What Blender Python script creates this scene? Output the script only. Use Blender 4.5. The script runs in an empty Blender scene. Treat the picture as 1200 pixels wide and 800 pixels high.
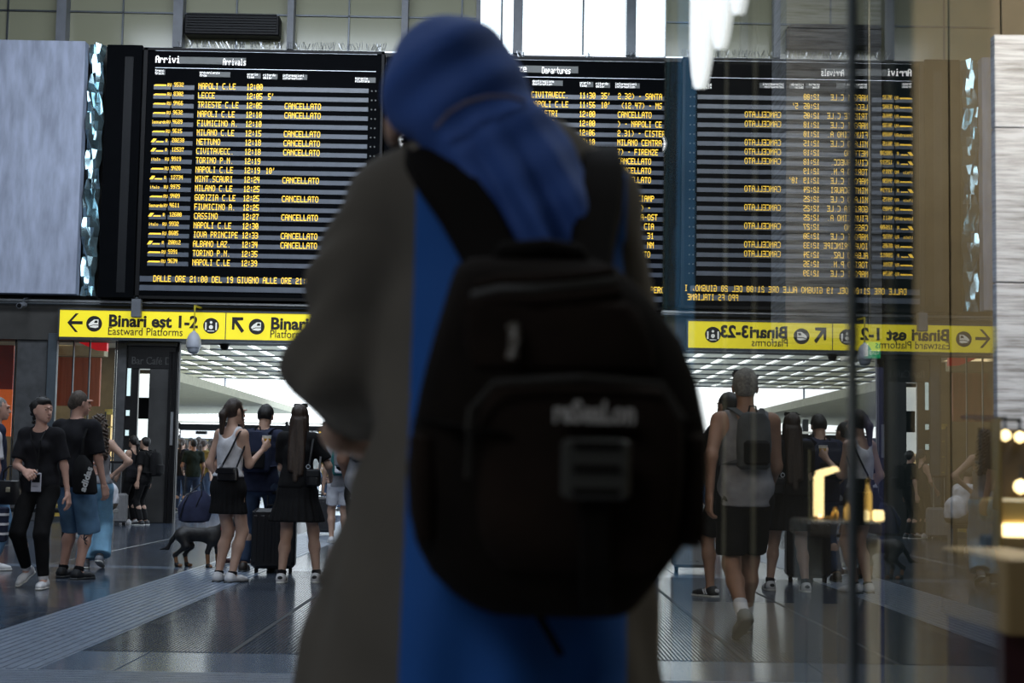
import bpy, math, random
import numpy as np
from mathutils import Vector, Matrix
random.seed(7); np.random.seed(7)
S = bpy.context.scene
COL = S.collection
PI = math.pi

# ---------------------------------------------------------------- camera
FPX = 1800.0
CAM = Vector((0, 0, 1.1))
PITCH = math.atan(148 / FPX); ROLL = 0.0175; YAW = math.radians(-0.1)
RCAM = (Matrix.Rotation(YAW, 3, 'Z') @ Matrix.Rotation(PI / 2 + PITCH, 3, 'X') @ Matrix.Rotation(ROLL, 3, 'Z'))
cd = bpy.data.cameras.new('camera'); cam = bpy.data.objects.new('camera', cd); COL.objects.link(cam)
cam.matrix_world = Matrix.Translation(CAM) @ RCAM.to_4x4()
cd.sensor_width = 36; cd.lens = 36 * FPX / 1200; cd.clip_start = 0.05; cd.clip_end = 500
cd.dof.use_dof = True; cd.dof.focus_distance = 20; cd.dof.aperture_fstop = 5.6
S.camera = cam

def at(px, py, Y):
    d = RCAM @ Vector(((px - 600) / FPX, (400 - py) / FPX, -1)); return CAM + d * (Y / d.y)
def gr(px, py):
    d = RCAM @ Vector(((px - 600) / FPX, (400 - py) / FPX, -1)); t = -CAM.z / d.z; return CAM + d * t

# ---------------------------------------------------------------- world, added fill lights, exposure
w = bpy.data.worlds.new('sky'); S.world = w; w.use_nodes = True
nt = w.node_tree; bg = nt.nodes['Background']
tc = nt.nodes.new('ShaderNodeTexCoord'); sx = nt.nodes.new('ShaderNodeSeparateXYZ'); cr = nt.nodes.new('ShaderNodeValToRGB')
nt.links.new(tc.outputs['Generated'], sx.inputs[0]); nt.links.new(sx.outputs[2], cr.inputs[0]); nt.links.new(cr.outputs[0], bg.inputs[0])
cr.color_ramp.elements[0].color = (0.80, 0.86, 0.90, 1); cr.color_ramp.elements[1].color = (0.62, 0.80, 1.0, 1)
bg.inputs[1].default_value = 3.2
def area(name, loc, rot, sx_, sy_, energy, color):
    l = bpy.data.lights.new(name, 'AREA'); l.shape = 'RECTANGLE'; l.size = sx_; l.size_y = sy_; l.energy = energy; l.color = color
    o = bpy.data.objects.new(name, l); COL.objects.link(o); o.location = loc; o.rotation_euler = rot; return o
area('hall_fill', (-3, 6, 10.6), (0, 0, 0), 12, 3, 190, (0.76, 0.87, 1.0))  # unseen area lights added under the ceiling to brighten the hall
area('hall_fill', (-3, 13, 10.6), (math.radians(12), 0, 0), 12, 3, 700, (0.76, 0.87, 1.0))
area('hall_fill', (-3, 21, 10.6), (math.radians(25), 0, 0), 12, 3, 1200, (0.80, 0.89, 1.0))
area('hall_fill', (-7, -5, 9.5), (math.radians(50), 0, math.radians(-12)), 8, 4, 430, (0.84, 0.92, 1.0))  # unseen fill light added behind the camera
S.view_settings.view_transform = 'Standard'; S.view_settings.look = 'None'; S.view_settings.gamma = 1
S.view_settings.use_curve_mapping = False; S.view_settings.exposure = 0.0

# ---------------------------------------------------------------- materials
MC = {}
def mat(name, c, rough=0.6, metal=0.0, var=0.12, scale=6.0, bump=0.0, emit=None, es=0.0, stretch=None, spec=0.5, trans=0.0, sheen=0.0):
    if name in MC: return MC[name]
    m = bpy.data.materials.new(name); m.use_nodes = True; n = m.node_tree; p = n.nodes['Principled BSDF']; L = n.links.new
    p.inputs['Roughness'].default_value = rough; p.inputs['Metallic'].default_value = metal
    p.inputs['Specular IOR Level'].default_value = spec
    if sheen: p.inputs['Sheen Weight'].default_value = sheen
    t = n.nodes.new('ShaderNodeTexCoord'); mp = n.nodes.new('ShaderNodeMapping'); no = n.nodes.new('ShaderNodeTexNoise')
    L(t.outputs['Object'], mp.inputs[0]); L(mp.outputs[0], no.inputs['Vector'])
    no.inputs['Scale'].default_value = scale; no.inputs['Detail'].default_value = 4
    if stretch: mp.inputs['Scale'].default_value = stretch
    r = n.nodes.new('ShaderNodeValToRGB'); L(no.outputs[0], r.inputs[0])
    r.color_ramp.elements[0].position = 0.3; r.color_ramp.elements[1].position = 0.7
    r.color_ramp.elements[0].color = tuple(max(0, x * (1 - var)) for x in c) + (1,)
    r.color_ramp.elements[1].color = tuple(min(1, x * (1 + var)) for x in c) + (1,)
    L(r.outputs[0], p.inputs['Base Color'])
    if bump:
        b = n.nodes.new('ShaderNodeBump'); b.inputs['Strength'].default_value = bump; b.inputs['Distance'].default_value = 0.01
        L(no.outputs[0], b.inputs['Height']); L(b.outputs[0], p.inputs['Normal'])
    if emit:
        p.inputs['Emission Color'].default_value = tuple(emit) + (1,); p.inputs['Emission Strength'].default_value = es
    if trans: p.inputs['Transmission Weight'].default_value = trans
    MC[name] = m; return m
def cloth(name, c, **k): return mat(name, c, rough=0.9, var=0.25, scale=9, bump=0.15, spec=0.2, **k)

# ---------------------------------------------------------------- mesh helpers
def link(name, me, m, parent=None, loc=None, smooth=False):
    o = bpy.data.objects.new(name, me); COL.objects.link(o)
    if m is not None: me.materials.append(m)
    if parent is not None: o.parent = parent
    if loc is not None: o.location = loc
    if smooth: me.shade_smooth()
    return o
def mesh(name, V, F, m, parent=None, smooth=False, loc=None):
    me = bpy.data.meshes.new(name); me.from_pydata([tuple(v) for v in V], [], F); me.update()
    return link(name, me, m, parent, loc, smooth)
class MB:
    def __init__(s): s.V = []; s.F = []
    def box(s, a, b, bev=0.0):
        x0, y0, z0 = a; x1, y1, z1 = b; o = len(s.V)
        if bev <= 0:
            s.V += [(x0, y0, z0), (x1, y0, z0), (x1, y1, z0), (x0, y1, z0), (x0, y0, z1), (x1, y0, z1), (x1, y1, z1), (x0, y1, z1)]
            s.F += [tuple(o + i for i in f) for f in ((3, 2, 1, 0), (4, 5, 6, 7), (0, 1, 5, 4), (1, 2, 6, 5), (2, 3, 7, 6), (3, 0, 4, 7))]
        else:
            e = bev; rings = [(z0, e), (z0 + e, 0), (z1 - e, 0), (z1, e)]
            for z, q in rings:
                X0, X1, Y0, Y1 = x0 + q, x1 - q, y0 + q, y1 - q
                s.V += [(X0 + e, Y0, z), (X1 - e, Y0, z), (X1, Y0 + e, z), (X1, Y1 - e, z), (X1 - e, Y1, z), (X0 + e, Y1, z), (X0, Y1 - e, z), (X0, Y0 + e, z)]
            for k in range(3):
                for i in range(8):
                    j = (i + 1) % 8; s.F.append((o + k * 8 + i, o + k * 8 + j, o + k * 8 + 8 + j, o + k * 8 + 8 + i))
            s.F.append(tuple(o + i for i in range(7, -1, -1))); s.F.append(tuple(o + 24 + i for i in range(8)))
        return s
    def tube(s, pts, r, n=8, closed=False):
        pts = [Vector(p) for p in pts]; o = len(s.V); k = len(pts)
        rr = r if isinstance(r, (list, tuple)) else [r] * k
        for i, p in enumerate(pts):
            d = (pts[(i + 1) % k if closed else min(i + 1, k - 1)] - pts[i - 1 if closed else max(i - 1, 0)]).normalized()
            u = d.cross(Vector((0, 0, 1)));
            if u.length < 0.05: u = d.cross(Vector((0, 1, 0)))
            u.normalize(); v = d.cross(u)
            for j in range(n):
                a = 2 * PI * j / n; s.V.append(tuple(p + (u * math.cos(a) + v * math.sin(a)) * rr[i]))
        for i in range(k if closed else k - 1):
            q = ((i + 1) % k) * n
            for j in range(n):
                jj = (j + 1) % n; s.F.append((o + i * n + j, o + q + j, o + q + jj, o + i * n + jj))
        if not closed:
            s.F.append(tuple(o + j for j in range(n))); s.F.append(tuple(o + (k - 1) * n + j for j in range(n - 1, -1, -1)))
        return s
    def lathe(s, c, prof, n=20):
        o = len(s.V); c = Vector(c)
        for r, z in prof:
            for j in range(n):
                a = 2 * PI * j / n; s.V.append((c.x + r * math.cos(a), c.y + r * math.sin(a), c.z + z))
        for i in range(len(prof) - 1):
            for j in range(n):
                jj = (j + 1) % n; s.F.append((o + i * n + j, o + i * n + jj, o + i * n + n + jj, o + i * n + n + j))
        s.F.append(tuple(o + j for j in range(n - 1, -1, -1))); s.F.append(tuple(o + (len(prof) - 1) * n + j for j in range(n)))
        return s
    def ribbon(s, pts, wv, nv, w, t):
        """flat strap: pts path, width vector(s), normal vector(s)"""
        o = len(s.V); k = len(pts)
        for i, p in enumerate(pts):
            p = Vector(p); W = Vector(wv[i] if isinstance(wv, list) else wv).normalized(); N = Vector(nv[i] if isinstance(nv, list) else nv).normalized()
            ww = w[i] if isinstance(w, list) else w
            for a, b in ((-.5, -.3), (-.4, .5), (.4, .5), (.5, -.3), (0, -.5)): s.V.append(tuple(p + W * ww * a + N * t * b))
        for i in range(k - 1):
            for j in range(5):
                jj = (j + 1) % 5; s.F.append((o + i * 5 + j, o + i * 5 + jj, o + i * 5 + 5 + jj, o + i * 5 + 5 + j))
        s.F.append((o, o + 1, o + 2, o + 3, o + 4)); s.F.append(tuple(o + (k - 1) * 5 + j for j in (4, 3, 2, 1, 0)))
        return s
    def poly(s, P, n, t):
        """extruded polygon, P list of 3D points, along n by t"""
        o = len(s.V); k = len(P); n = Vector(n).normalized() * t
        s.V += [tuple(Vector(p)) for p in P] + [tuple(Vector(p) + n) for p in P]
        s.F.append(tuple(o + i for i in range(k))); s.F.append(tuple(o + k + i for i in range(k - 1, -1, -1)))
        for i in range(k):
            j = (i + 1) % k; s.F.append((o + i, o + k + i, o + k + j, o + j))
        return s
    def build(s, name, m, parent=None, smooth=False, loc=None):
        o = mesh(name, s.V, s.F, m, parent, smooth, loc)
        if smooth:
            try: o.data.set_sharp_from_angle(angle=0.7)
            except Exception: pass
        return o
def box(name, a, b, m, parent=None, bev=0.0):
    a2 = tuple(min(x, y) for x, y in zip(a, b)); b2 = tuple(max(x, y) for x, y in zip(a, b))
    return MB().box(a2, b2, bev).build(name, m, parent)
def empty(name, loc=(0, 0, 0), rz=0.0):
    o = bpy.data.objects.new(name, None); COL.objects.link(o); o.location = loc; o.rotation_euler = (0, 0, rz); o.empty_display_size = 0.1; return o
def tag(o, label=None, cat=None, group=None, kind=None):
    if label: o['label'] = label
    if cat: o['category'] = cat
    if group: o['group'] = group
    if kind: o['kind'] = kind
    return o
def pxbox(name, x0, y0, x1, y1, Y, d, m, parent=None, bev=0.0):
    """axis aligned box standing at depth Y (front) .. Y+d"""
    a = at(x0, y0, Y); b = at(x1, y1, Y)
    return box(name, (a.x, Y, b.z), (b.x, Y + d, a.z), m, parent, bev)

# ---------------------------------------------------------------- implicit surface engine
def sdf_field(prims, lo, hi, res, k):
    lo = np.array(lo, float); hi = np.array(hi, float); n = np.ceil((hi - lo) / res).astype(int) + 1
    F = np.full(n, 0.25, np.float32)
    ax = [lo[i] + res * np.arange(n[i]) for i in range(3)]
    for p in prims:
        bl, bh = p['bb']; m = k + 2.5 * res
        i0 = np.maximum(np.floor((bl - m - lo) / res).astype(int), 0); i1 = np.minimum(np.ceil((bh + m - lo) / res).astype(int) + 1, n)
        if np.any(i1 <= i0): continue
        X = ax[0][i0[0]:i1[0], None, None]; Y = ax[1][None, i0[1]:i1[1], None]; Z = ax[2][None, None, i0[2]:i1[2]]
        d = p['f'](X, Y, Z).astype(np.float32)
        sub = F[i0[0]:i1[0], i0[1]:i1[1], i0[2]:i1[2]]
        kk = p.get('k', k)
        if p.get('sub'):
            h = np.clip(0.5 - 0.5 * (sub + d) / kk, 0, 1); sub[...] = sub + (-d - sub) * h + kk * h * (1 - h)
        elif p.get('cut'):
            np.maximum(sub, d, out=sub)
        else:
            h = np.clip(0.5 + 0.5 * (d - sub) / kk, 0, 1); sub[...] = d + (sub - d) * h - kk * h * (1 - h)
    return F, lo, n
def capsule(a, b, r1, r2=None, flat=1.0, flat_ax=(0, 1, 0), cap=None, k=None, sub=False):
    """tapered capsule; flat squashes the section along flat_ax; cap=1 cuts it flat at b, 0 at a, 2 both"""
    a = np.array(a, float); b = np.array(b, float); r2 = r1 if r2 is None else r2
    ba = b - a; L2 = max(float(ba @ ba), 1e-9); L = math.sqrt(L2); u = ba / L; fa = np.array(flat_ax, float); fa /= np.linalg.norm(fa)
    def f(X, Y, Z):
        px, py, pz = X - a[0], Y - a[1], Z - a[2]
        t = (px * ba[0] + py * ba[1] + pz * ba[2]) / L2; h = np.clip(t, 0, 1)
        vx, vy, vz = px - h * ba[0], py - h * ba[1], pz - h * ba[2]
        q = vx * vx + vy * vy + vz * vz
        if flat != 1.0:
            c = vx * fa[0] + vy * fa[1] + vz * fa[2]; q = q + c * c * (1 / flat ** 2 - 1)
            d = (np.sqrt(q) - (r1 + (r2 - r1) * h)) * (0.5 + 0.5 * flat)
        else: d = np.sqrt(q) - (r1 + (r2 - r1) * h)
        if cap in (1, 2): d = np.maximum(d, (t - 1) * L)
        if cap in (0, 2): d = np.maximum(d, -t * L)
        return d
    R = max(r1, r2) * 1.02
    p = dict(f=f, bb=(np.minimum(a, b) - R, np.maximum(a, b) + R), sub=sub)
    if k: p['k'] = k
    return p
def ellip(c, r, R=None, k=None, sub=False):
    c = np.array(c, float); r = np.array(r, float); M = np.eye(3) if R is None else np.array(R)
    def f(X, Y, Z):
        px, py, pz = X - c[0], Y - c[1], Z - c[2]
        q = [M[0][i] * px + M[1][i] * py + M[2][i] * pz for i in range(3)]
        k0 = np.sqrt((q[0] / r[0]) ** 2 + (q[1] / r[1]) ** 2 + (q[2] / r[2]) ** 2)
        k1 = np.sqrt((q[0] / r[0] ** 2) ** 2 + (q[1] / r[1] ** 2) ** 2 + (q[2] / r[2] ** 2) ** 2)
        return k0 * (k0 - 1) / np.maximum(k1, 1e-6)
    e = max(r); p = dict(f=f, bb=(c - e, c + e), sub=sub)
    if k: p['k'] = k
    return p
def plane_cut(c, n):
    c = np.array(c, float); n = np.array(n, float); n /= np.linalg.norm(n)
    return dict(f=lambda X, Y, Z: (X - c[0]) * n[0] + (Y - c[1]) * n[1] + (Z - c[2]) * n[2], bb=(np.full(3, -99.), np.full(3, 99.)), cut=True)
def nets(F, lo, n, res):
    s = F < 0
    c = np.zeros(np.array(F.shape) - 1, np.int8)
    for i in (0, 1):
        for j in (0, 1):
            for k in (0, 1): c += s[i:i + c.shape[0], j:j + c.shape[1], k:k + c.shape[2]]
    I = np.argwhere((c > 0) & (c < 8))
    if len(I) == 0: return np.zeros((0, 3)), []
    idx = np.full(c.shape, -1, np.int32); idx[I[:, 0], I[:, 1], I[:, 2]] = np.arange(len(I))
    acc = np.zeros((len(I), 3)); cnt = np.zeros(len(I))
    cor = [(i, j, k) for i in (0, 1) for j in (0, 1) for k in (0, 1)]
    for A in cor:
        for ax in range(3):
            if A[ax]: continue
            B = list(A); B[ax] = 1
            fa = F[I[:, 0] + A[0], I[:, 1] + A[1], I[:, 2] + A[2]]; fb = F[I[:, 0] + B[0], I[:, 1] + B[1], I[:, 2] + B[2]]
            m = (fa < 0) != (fb < 0); t = np.where(m, fa / np.where(m, fa - fb, 1), 0)
            P = np.tile(np.array(A, float), (len(I), 1)); P[:, ax] = t
            acc += P * m[:, None]; cnt += m
    V = lo + (I + acc / cnt[:, None]) * res
    Q = []
    for ax in range(3):
        o1, o2 = (ax + 1) % 3, (ax + 2) % 3
        sl0 = [slice(None)] * 3; sl1 = [slice(None)] * 3; sl0[ax] = slice(0, -1); sl1[ax] = slice(1, None)
        x = s[tuple(sl0)] != s[tuple(sl1)]; E = np.argwhere(x)
        E = E[(E[:, o1] > 0) & (E[:, o2] > 0) & (E[:, o1] < F.shape[o1] - 1) & (E[:, o2] < F.shape[o2] - 1)]
        if len(E) == 0: continue
        ins = s[E[:, 0], E[:, 1], E[:, 2]]
        def g(a, b):
            T = E.copy(); T[:, o1] -= a; T[:, o2] -= b; return idx[T[:, 0], T[:, 1], T[:, 2]]
        q = np.stack([g(1, 1), g(0, 1), g(0, 0), g(1, 0)], 1)
        q[~ins] = q[~ins][:, ::-1]
        Q.append(q[(q >= 0).all(1)])
    return V, np.concatenate(Q)
def sdf_np(prims, res, k=0.03, lo=None, hi=None):
    if lo is None:
        pos = [p for p in prims if not p.get('cut') and not p.get('sub')]
        lo = np.min([p['bb'][0] for p in pos], 0) - 2 * res - 0.3 * k; hi = np.max([p['bb'][1] for p in pos], 0) + 2 * res + 0.3 * k
    F, lo, n = sdf_field(prims, lo, hi, res, k); return nets(F, lo, n, res)
def npmesh(name, parts, m, parent=None, disp=None):
    Vs, Fs, o = [], [], 0
    for V, Q in parts:
        if len(V) == 0: continue
        Vs.append(V); Fs.append(np.array(Q) + o); o += len(V)
    V = np.concatenate(Vs); Q = np.concatenate(Fs)
    if disp: V = disp(V)
    me = bpy.data.meshes.new(name); me.vertices.add(len(V)); me.vertices.foreach_set('co', V.astype(np.float32).ravel())
    me.loops.add(len(Q) * 4); me.loops.foreach_set('vertex_index', Q.astype(np.int32).ravel())
    me.polygons.add(len(Q)); me.polygons.foreach_set('loop_start', np.arange(0, len(Q) * 4, 4, dtype=np.int32))
    me.update(calc_edges=True); me.validate(); me.shade_smooth()
    return link(name, me, m, parent)
def sdf(name, prims, res, m, parent=None, k=0.03, disp=None): return npmesh(name, [sdf_np(prims, res, k)], m, parent, disp)

# ---------------------------------------------------------------- lettering
G = {}
for ln in """A 0E11111F111111|B 1E11111E11111E|C 0F10101010100F|D 1E11111111111E|E 1F10101E10101F|F 1F10101E101010|G 0F10101711110F|H 1111111F111111|I 0E04040404040E|J 0702020202120C|K 11121418141211|L 1010101010101F|M 111B1515111111|N 11191513111111|O 0E11111111110E|P 1E11111E101010|Q 0E11111115120D|R 1E11111E141211|S 0F10100E01011E|T 1F040404040404|U 1111111111110E|V 11111111110A04|W 11111115151B11|X 11110A040A1111|Y 11110A04040404|Z 1F01020408101F|0 0E11131519110E|1 040C040404040E|2 0E11010E10101F|3 1E01010E01011E|4 1212121F020202|5 1F10101E01011E|6 0E10101E11110E|7 1F010204040404|8 0E11110E11110E|9 0E11110F01010E|: 00040400040400|. 00000000000004|' 04040800000000|- 0000000E000000|( 02040808080402|) 08040202020408|, 00000000040408|* 001F1F0000001F|/ 01020204080810|e 00000E111F100F|n 00001E11111111|o 00000E1111110E|r 00001619101010|t 04041F04040403|a 00000E010F110F|i 04000C0404040E|v 000011110A0A04|z 00001F0204081F|d 01010F1111110F|m 00001A15151515|p 00001E111E1010|s 00000F100E011E|f 06091C08080808|l 0C04040404040E|b 10101E1111111E|g 00000F110F010E|y 0000110A040408|h 10101E11111111|u 0000111111110F""".split('|'):
    G[ln[0]] = [int(ln[2 + i * 2:4 + i * 2], 16) for i in range(7)]
def dots(mb, text, x, z, y, cw, ch, bold=1.0):
    """dot matrix text as thin raised plates facing -Y; x left, z bottom"""
    dx = cw / 6.0; dz = ch / 7.0
    for c in text:
        g = G.get(c)
        if g:
            for r in range(7):
                b = g[r]; i = 0
                while i < 5:
                    if b >> (4 - i) & 1:
                        j = i
                        while j < 5 and b >> (4 - j) & 1: j += 1
                        zt = z + ch - r * dz
                        o = len(mb.V); xa, xb = x + i * dx, x + j * dx * 1.0 + (bold - 1) * dx
                        mb.V += [(xa, y, zt - dz), (xb, y, zt - dz), (xb, y, zt), (xa, y, zt)]; mb.F.append((o, o + 1, o + 2, o + 3)); i = j
                    else: i += 1
        x += cw
    return x
def ftext(name, s, size, m, M, parent=None, ext=0.003, off=0.0, sx=1.0):
    c = bpy.data.curves.new(name, 'FONT'); c.body = s; c.size = size; c.extrude = ext; c.offset = off; c.resolution_u = 3
    t = bpy.data.objects.new('t', c); COL.objects.link(t); bpy.context.view_layer.update()
    me = bpy.data.meshes.new_from_object(t.evaluated_get(bpy.context.evaluated_depsgraph_get())); bpy.data.objects.remove(t)
    me.transform(Matrix.Diagonal((sx, 1, 1, 1))); me.transform(M); me.name = name; me.materials.clear()
    return link(name, me, m, parent)
def wallM(x, y, z): return Matrix.Translation((x, y, z)) @ Matrix.Rotation(PI / 2, 4, 'X')
# ---------------------------------------------------------------- setting
M_floor = mat('dark_granite', (0.032, 0.045, 0.068), rough=0.16, var=0.3, scale=3)
M_floorb = mat('grout', (0.015, 0.017, 0.02), rough=0.5)
M_slab = mat('grey_granite', (0.13, 0.17, 0.23), rough=0.16, var=0.15, scale=14)
M_tact = mat('tactile_stone', (0.18, 0.225, 0.30), rough=0.28, var=0.2, scale=10)
M_dark = mat('dark_panel', (0.008, 0.009, 0.011), rough=0.5, spec=.2)
M_bb = mat('board_black', (0.0025, 0.003, 0.004), rough=0.7, spec=.03)
M_black = mat('black', (0.005, 0.005, 0.006), rough=0.5, spec=.2)
M_post = mat('grey_post', (0.13, 0.14, 0.16), rough=0.45)
M_steel = mat('steel', (0.45, 0.47, 0.5), rough=0.3, metal=0.9)
M_dsteel = mat('dark_steel', (0.08, 0.09, 0.1), rough=0.35, metal=0.6)
M_white = mat('white', (0.8, 0.8, 0.8), rough=0.5)
M_conc = mat('concrete_panel', (0.37, 0.41, 0.53), rough=0.7, var=0.22, scale=3.2, stretch=(2.2, 1, 0.5), bump=0.2)
M_lintel = mat('lintel', (0.045, 0.043, 0.04), rough=0.6)
M_wall = mat('hall_wall', (0.12, 0.12, 0.12), rough=0.8)

def ribmat(name, ang, pitch):
    m = mat(name, (0.05, 0.06, 0.075), rough=0.17, var=0.2, scale=4)
    n = m.node_tree; L = n.links.new; p = n.nodes['Principled BSDF']
    t = n.nodes.new('ShaderNodeTexCoord'); g = n.nodes.new('ShaderNodeNewGeometry'); mp = n.nodes.new('ShaderNodeMapping'); wv = n.nodes.new('ShaderNodeTexWave')
    L(g.outputs['Position'], mp.inputs[0]); mp.inputs['Rotation'].default_value = (0, 0, ang); L(mp.outputs[0], wv.inputs['Vector'])
    wv.inputs['Scale'].default_value = 0.314 / pitch; wv.inputs['Distortion'].default_value = 0
    b = n.nodes.new('ShaderNodeBump'); b.inputs['Strength'].default_value = 0.5; b.inputs['Distance'].default_value = 0.002
    L(wv.outputs[0], b.inputs['Height']); L(b.outputs[0], p.inputs['Normal'])
    return m
M_rib = mat('rib_base', (.02, .024, .03), rough=.55, var=.2, scale=4); M_ribt = mat('rib_top', (.055, .075, .11), rough=.14, var=.25, scale=5)

WY = 28.0
fl = box('floor', (-16, -9, -0.3), (12, 34, -0.012), M_floorb); tag(fl, kind='structure')
tm = {}
def tile(x0, y0, x1, y1, m, name='floor_tile'):
    key = (round(x1 - x0, 3), round(y1 - y0, 3), m.name)
    if key not in tm:
        g = 0.004; mb = MB(); w_, d_ = x1 - x0, y1 - y0; h = 0.012; b = 0.002
        mb.V += [(g, g, 0), (w_ - g, g, 0), (w_ - g, d_ - g, 0), (g, d_ - g, 0), (g, g, h - b), (w_ - g, g, h - b), (w_ - g, d_ - g, h - b), (g, d_ - g, h - b), (g + b, g + b, h), (w_ - g - b, g + b, h), (w_ - g - b, d_ - g - b, h), (g + b, d_ - g - b, h)]
        for q in (0, 4):
            for i in range(4): mb.F.append((q + i, q + (i + 1) % 4, q + 4 + (i + 1) % 4, q + 4 + i))
        mb.F.append((8, 9, 10, 11)); me = bpy.data.meshes.new(name); me.from_pydata(mb.V, [], mb.F); me.materials.append(m); tm[key] = me
    o = bpy.data.objects.new(name, tm[key]); COL.objects.link(o); o.parent = fl; o.location = (x0, y0, -0.012)
def fr(a, b, st):
    n = max(1, round((b - a) / st)); s_ = (b - a) / n; return [(round(a + i * s_, 4), round(a + (i + 1) * s_, 4)) for i in range(n)]
BX0, BX1 = -3.25, -2.45
for x0, x1 in fr(-6.05, 1.95, 1.0): tile(x0, 8.18, x1, 9.04, M_slab)
for y0, y1 in fr(9.04, 16.0, 0.87):
    for x0, x1 in fr(BX1, 1.95, 0.88): tile(x0, y0, x1, y1, M_rib)
    for x0, x1 in fr(-9.25, BX0, 1.2): tile(x0, y0, x1, y1, M_floor)
for x0, x1 in fr(-11.25, BX0, 2.0) + fr(BX1, 1.95, 1.1): tile(x0, 16.0, x1, 16.4, M_slab)
for y0, y1 in fr(16.4, 33.5, 1.555):
    for x0, x1 in fr(-14.25, BX0, 1.5714)[1:]: tile(x0, y0, x1, y1, M_floor)
    for x0, x1 in fr(BX1, 3.0, 1.3625): tile(x0, y0, x1, y1, M_floor)
g = MB(); rp_ = .0235
for y0, y1 in fr(9.04, 16.0, 0.87):
    for x0, x1 in fr(BX1, 1.95, 0.88) + ([] if y0 > 11.5 else fr(-5.65, BX0, 1.2)):
        n_ = int((x1 - x0 - .012) / rp_)
        for i in range(n_):
            x = x0 + .008 + i * rp_; g.box((x, y0 + .006, -.001), (x + rp_ * .58, y1 - .006, .0035))
tag(g.build('floor_rib', M_ribt, fl), kind='stuff')
# near floor and grating row
g = MB()
for i in range(9): g.box((-6.0, 7.6 + i * 0.063, -0.012), (2.0, 7.6 + i * 0.063 + 0.04, 0.008))
o = g.build('drain_grating', M_tact, fl); tag(o, kind='stuff')
box('floor_slab', (-8, -8.9, -0.012), (0.3, 7.56, 0.0), mat('pale_slab', (.45, .47, .5), .3), fl)
# tactile guiding band: raised ribs running away from the camera
box('band_base', (BX0, 8.2, -0.012), (BX1, 30, 0.001), M_tact, fl)
g = MB(); rg = random.Random(3); yy = 8.2
while yy < 30:
    L_ = 0.4
    for i in range(13):
        x = BX0 + 0.03 + i * 0.06; g.box((x, yy + .004, 0.001), (x + 0.032, yy + L_ - .004, 0.0055))
    yy += L_
tag(g.build('guide_rib', M_tact, fl), kind='stuff')
for (x, y) in ((-2.42, 9.25), (-2.42, 10.55), (-3.42, 10.4)):
    box('floor_slot_cover', (x, y, 0.0), (x + .1, y + .85, 0.003), M_black, fl)

# --- hall shell
def struct(name, a, b, m, parent=None): return tag(box(name, a, b, m, parent), kind='structure')
P = lambda x, y: at(x, y, WY)
z_lint = P(205, 400).z; z_sgt = P(205, 352).z; z_top = P(300, 54).z
x_d0 = P(206, 500).x; x_d1 = P(500, 500).x; x_win = P(561, 30).x; x_win1 = P(800, 30).x
wb = struct('wall_back', (x_d1, WY + .3, 0), (9.5, WY + .7, z_top), M_lintel)
struct('lintel_panel', (-13, WY + .3, z_lint), (x_d1, WY + .7, z_top), M_lintel, wb)
struct('ceiling', (-13.4, -9, 11.0), (9.9, WY + 1.2, 11.3), M_wall)
struct('wall_left', (-13.4, -9, 0), (-13.0, WY + 6, 11.0), M_wall)
struct('wall_right', (9.5, -9, 0), (9.9, WY + .7, 11.0), M_dark)
struct('wall_behind', (-13.4, -9.4, 0), (9.9, -9.0, 11.0), M_wall)
# gallery glazing above the boards
m = bpy.data.materials.new('olive_glass'); m.use_nodes = True; n = m.node_tree; L = n.links.new; n.nodes.remove(n.nodes['Principled BSDF'])
df = n.nodes.new('ShaderNodeBsdfDiffuse'); tl = n.nodes.new('ShaderNodeBsdfTranslucent'); mx = n.nodes.new('ShaderNodeMixShader'); no = n.nodes.new('ShaderNodeTexNoise'); r = n.nodes.new('ShaderNodeValToRGB'); gl = n.nodes.new('ShaderNodeBsdfGlossy'); m2 = n.nodes.new('ShaderNodeMixShader')
no.inputs['Scale'].default_value = 0.8; L(no.outputs[0], r.inputs[0]); r.color_ramp.elements[0].color = (0.34, 0.34, 0.23, 1); r.color_ramp.elements[1].color = (0.46, 0.46, 0.34, 1)
L(r.outputs[0], df.inputs[0]); tl.inputs[0].default_value = (0.11, 0.11, 0.075, 1); mx.inputs[0].default_value = 0.35; gl.inputs['Roughness'].default_value = 0.15
L(df.outputs[0], mx.inputs[1]); L(tl.outputs[0], mx.inputs[2]); m2.inputs[0].default_value = 0.05; L(mx.outputs[0], m2.inputs[1]); L(gl.outputs[0], m2.inputs[2]); L(m2.outputs[0], n.nodes['Material Output'].inputs[0])
M_olive = m
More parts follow.
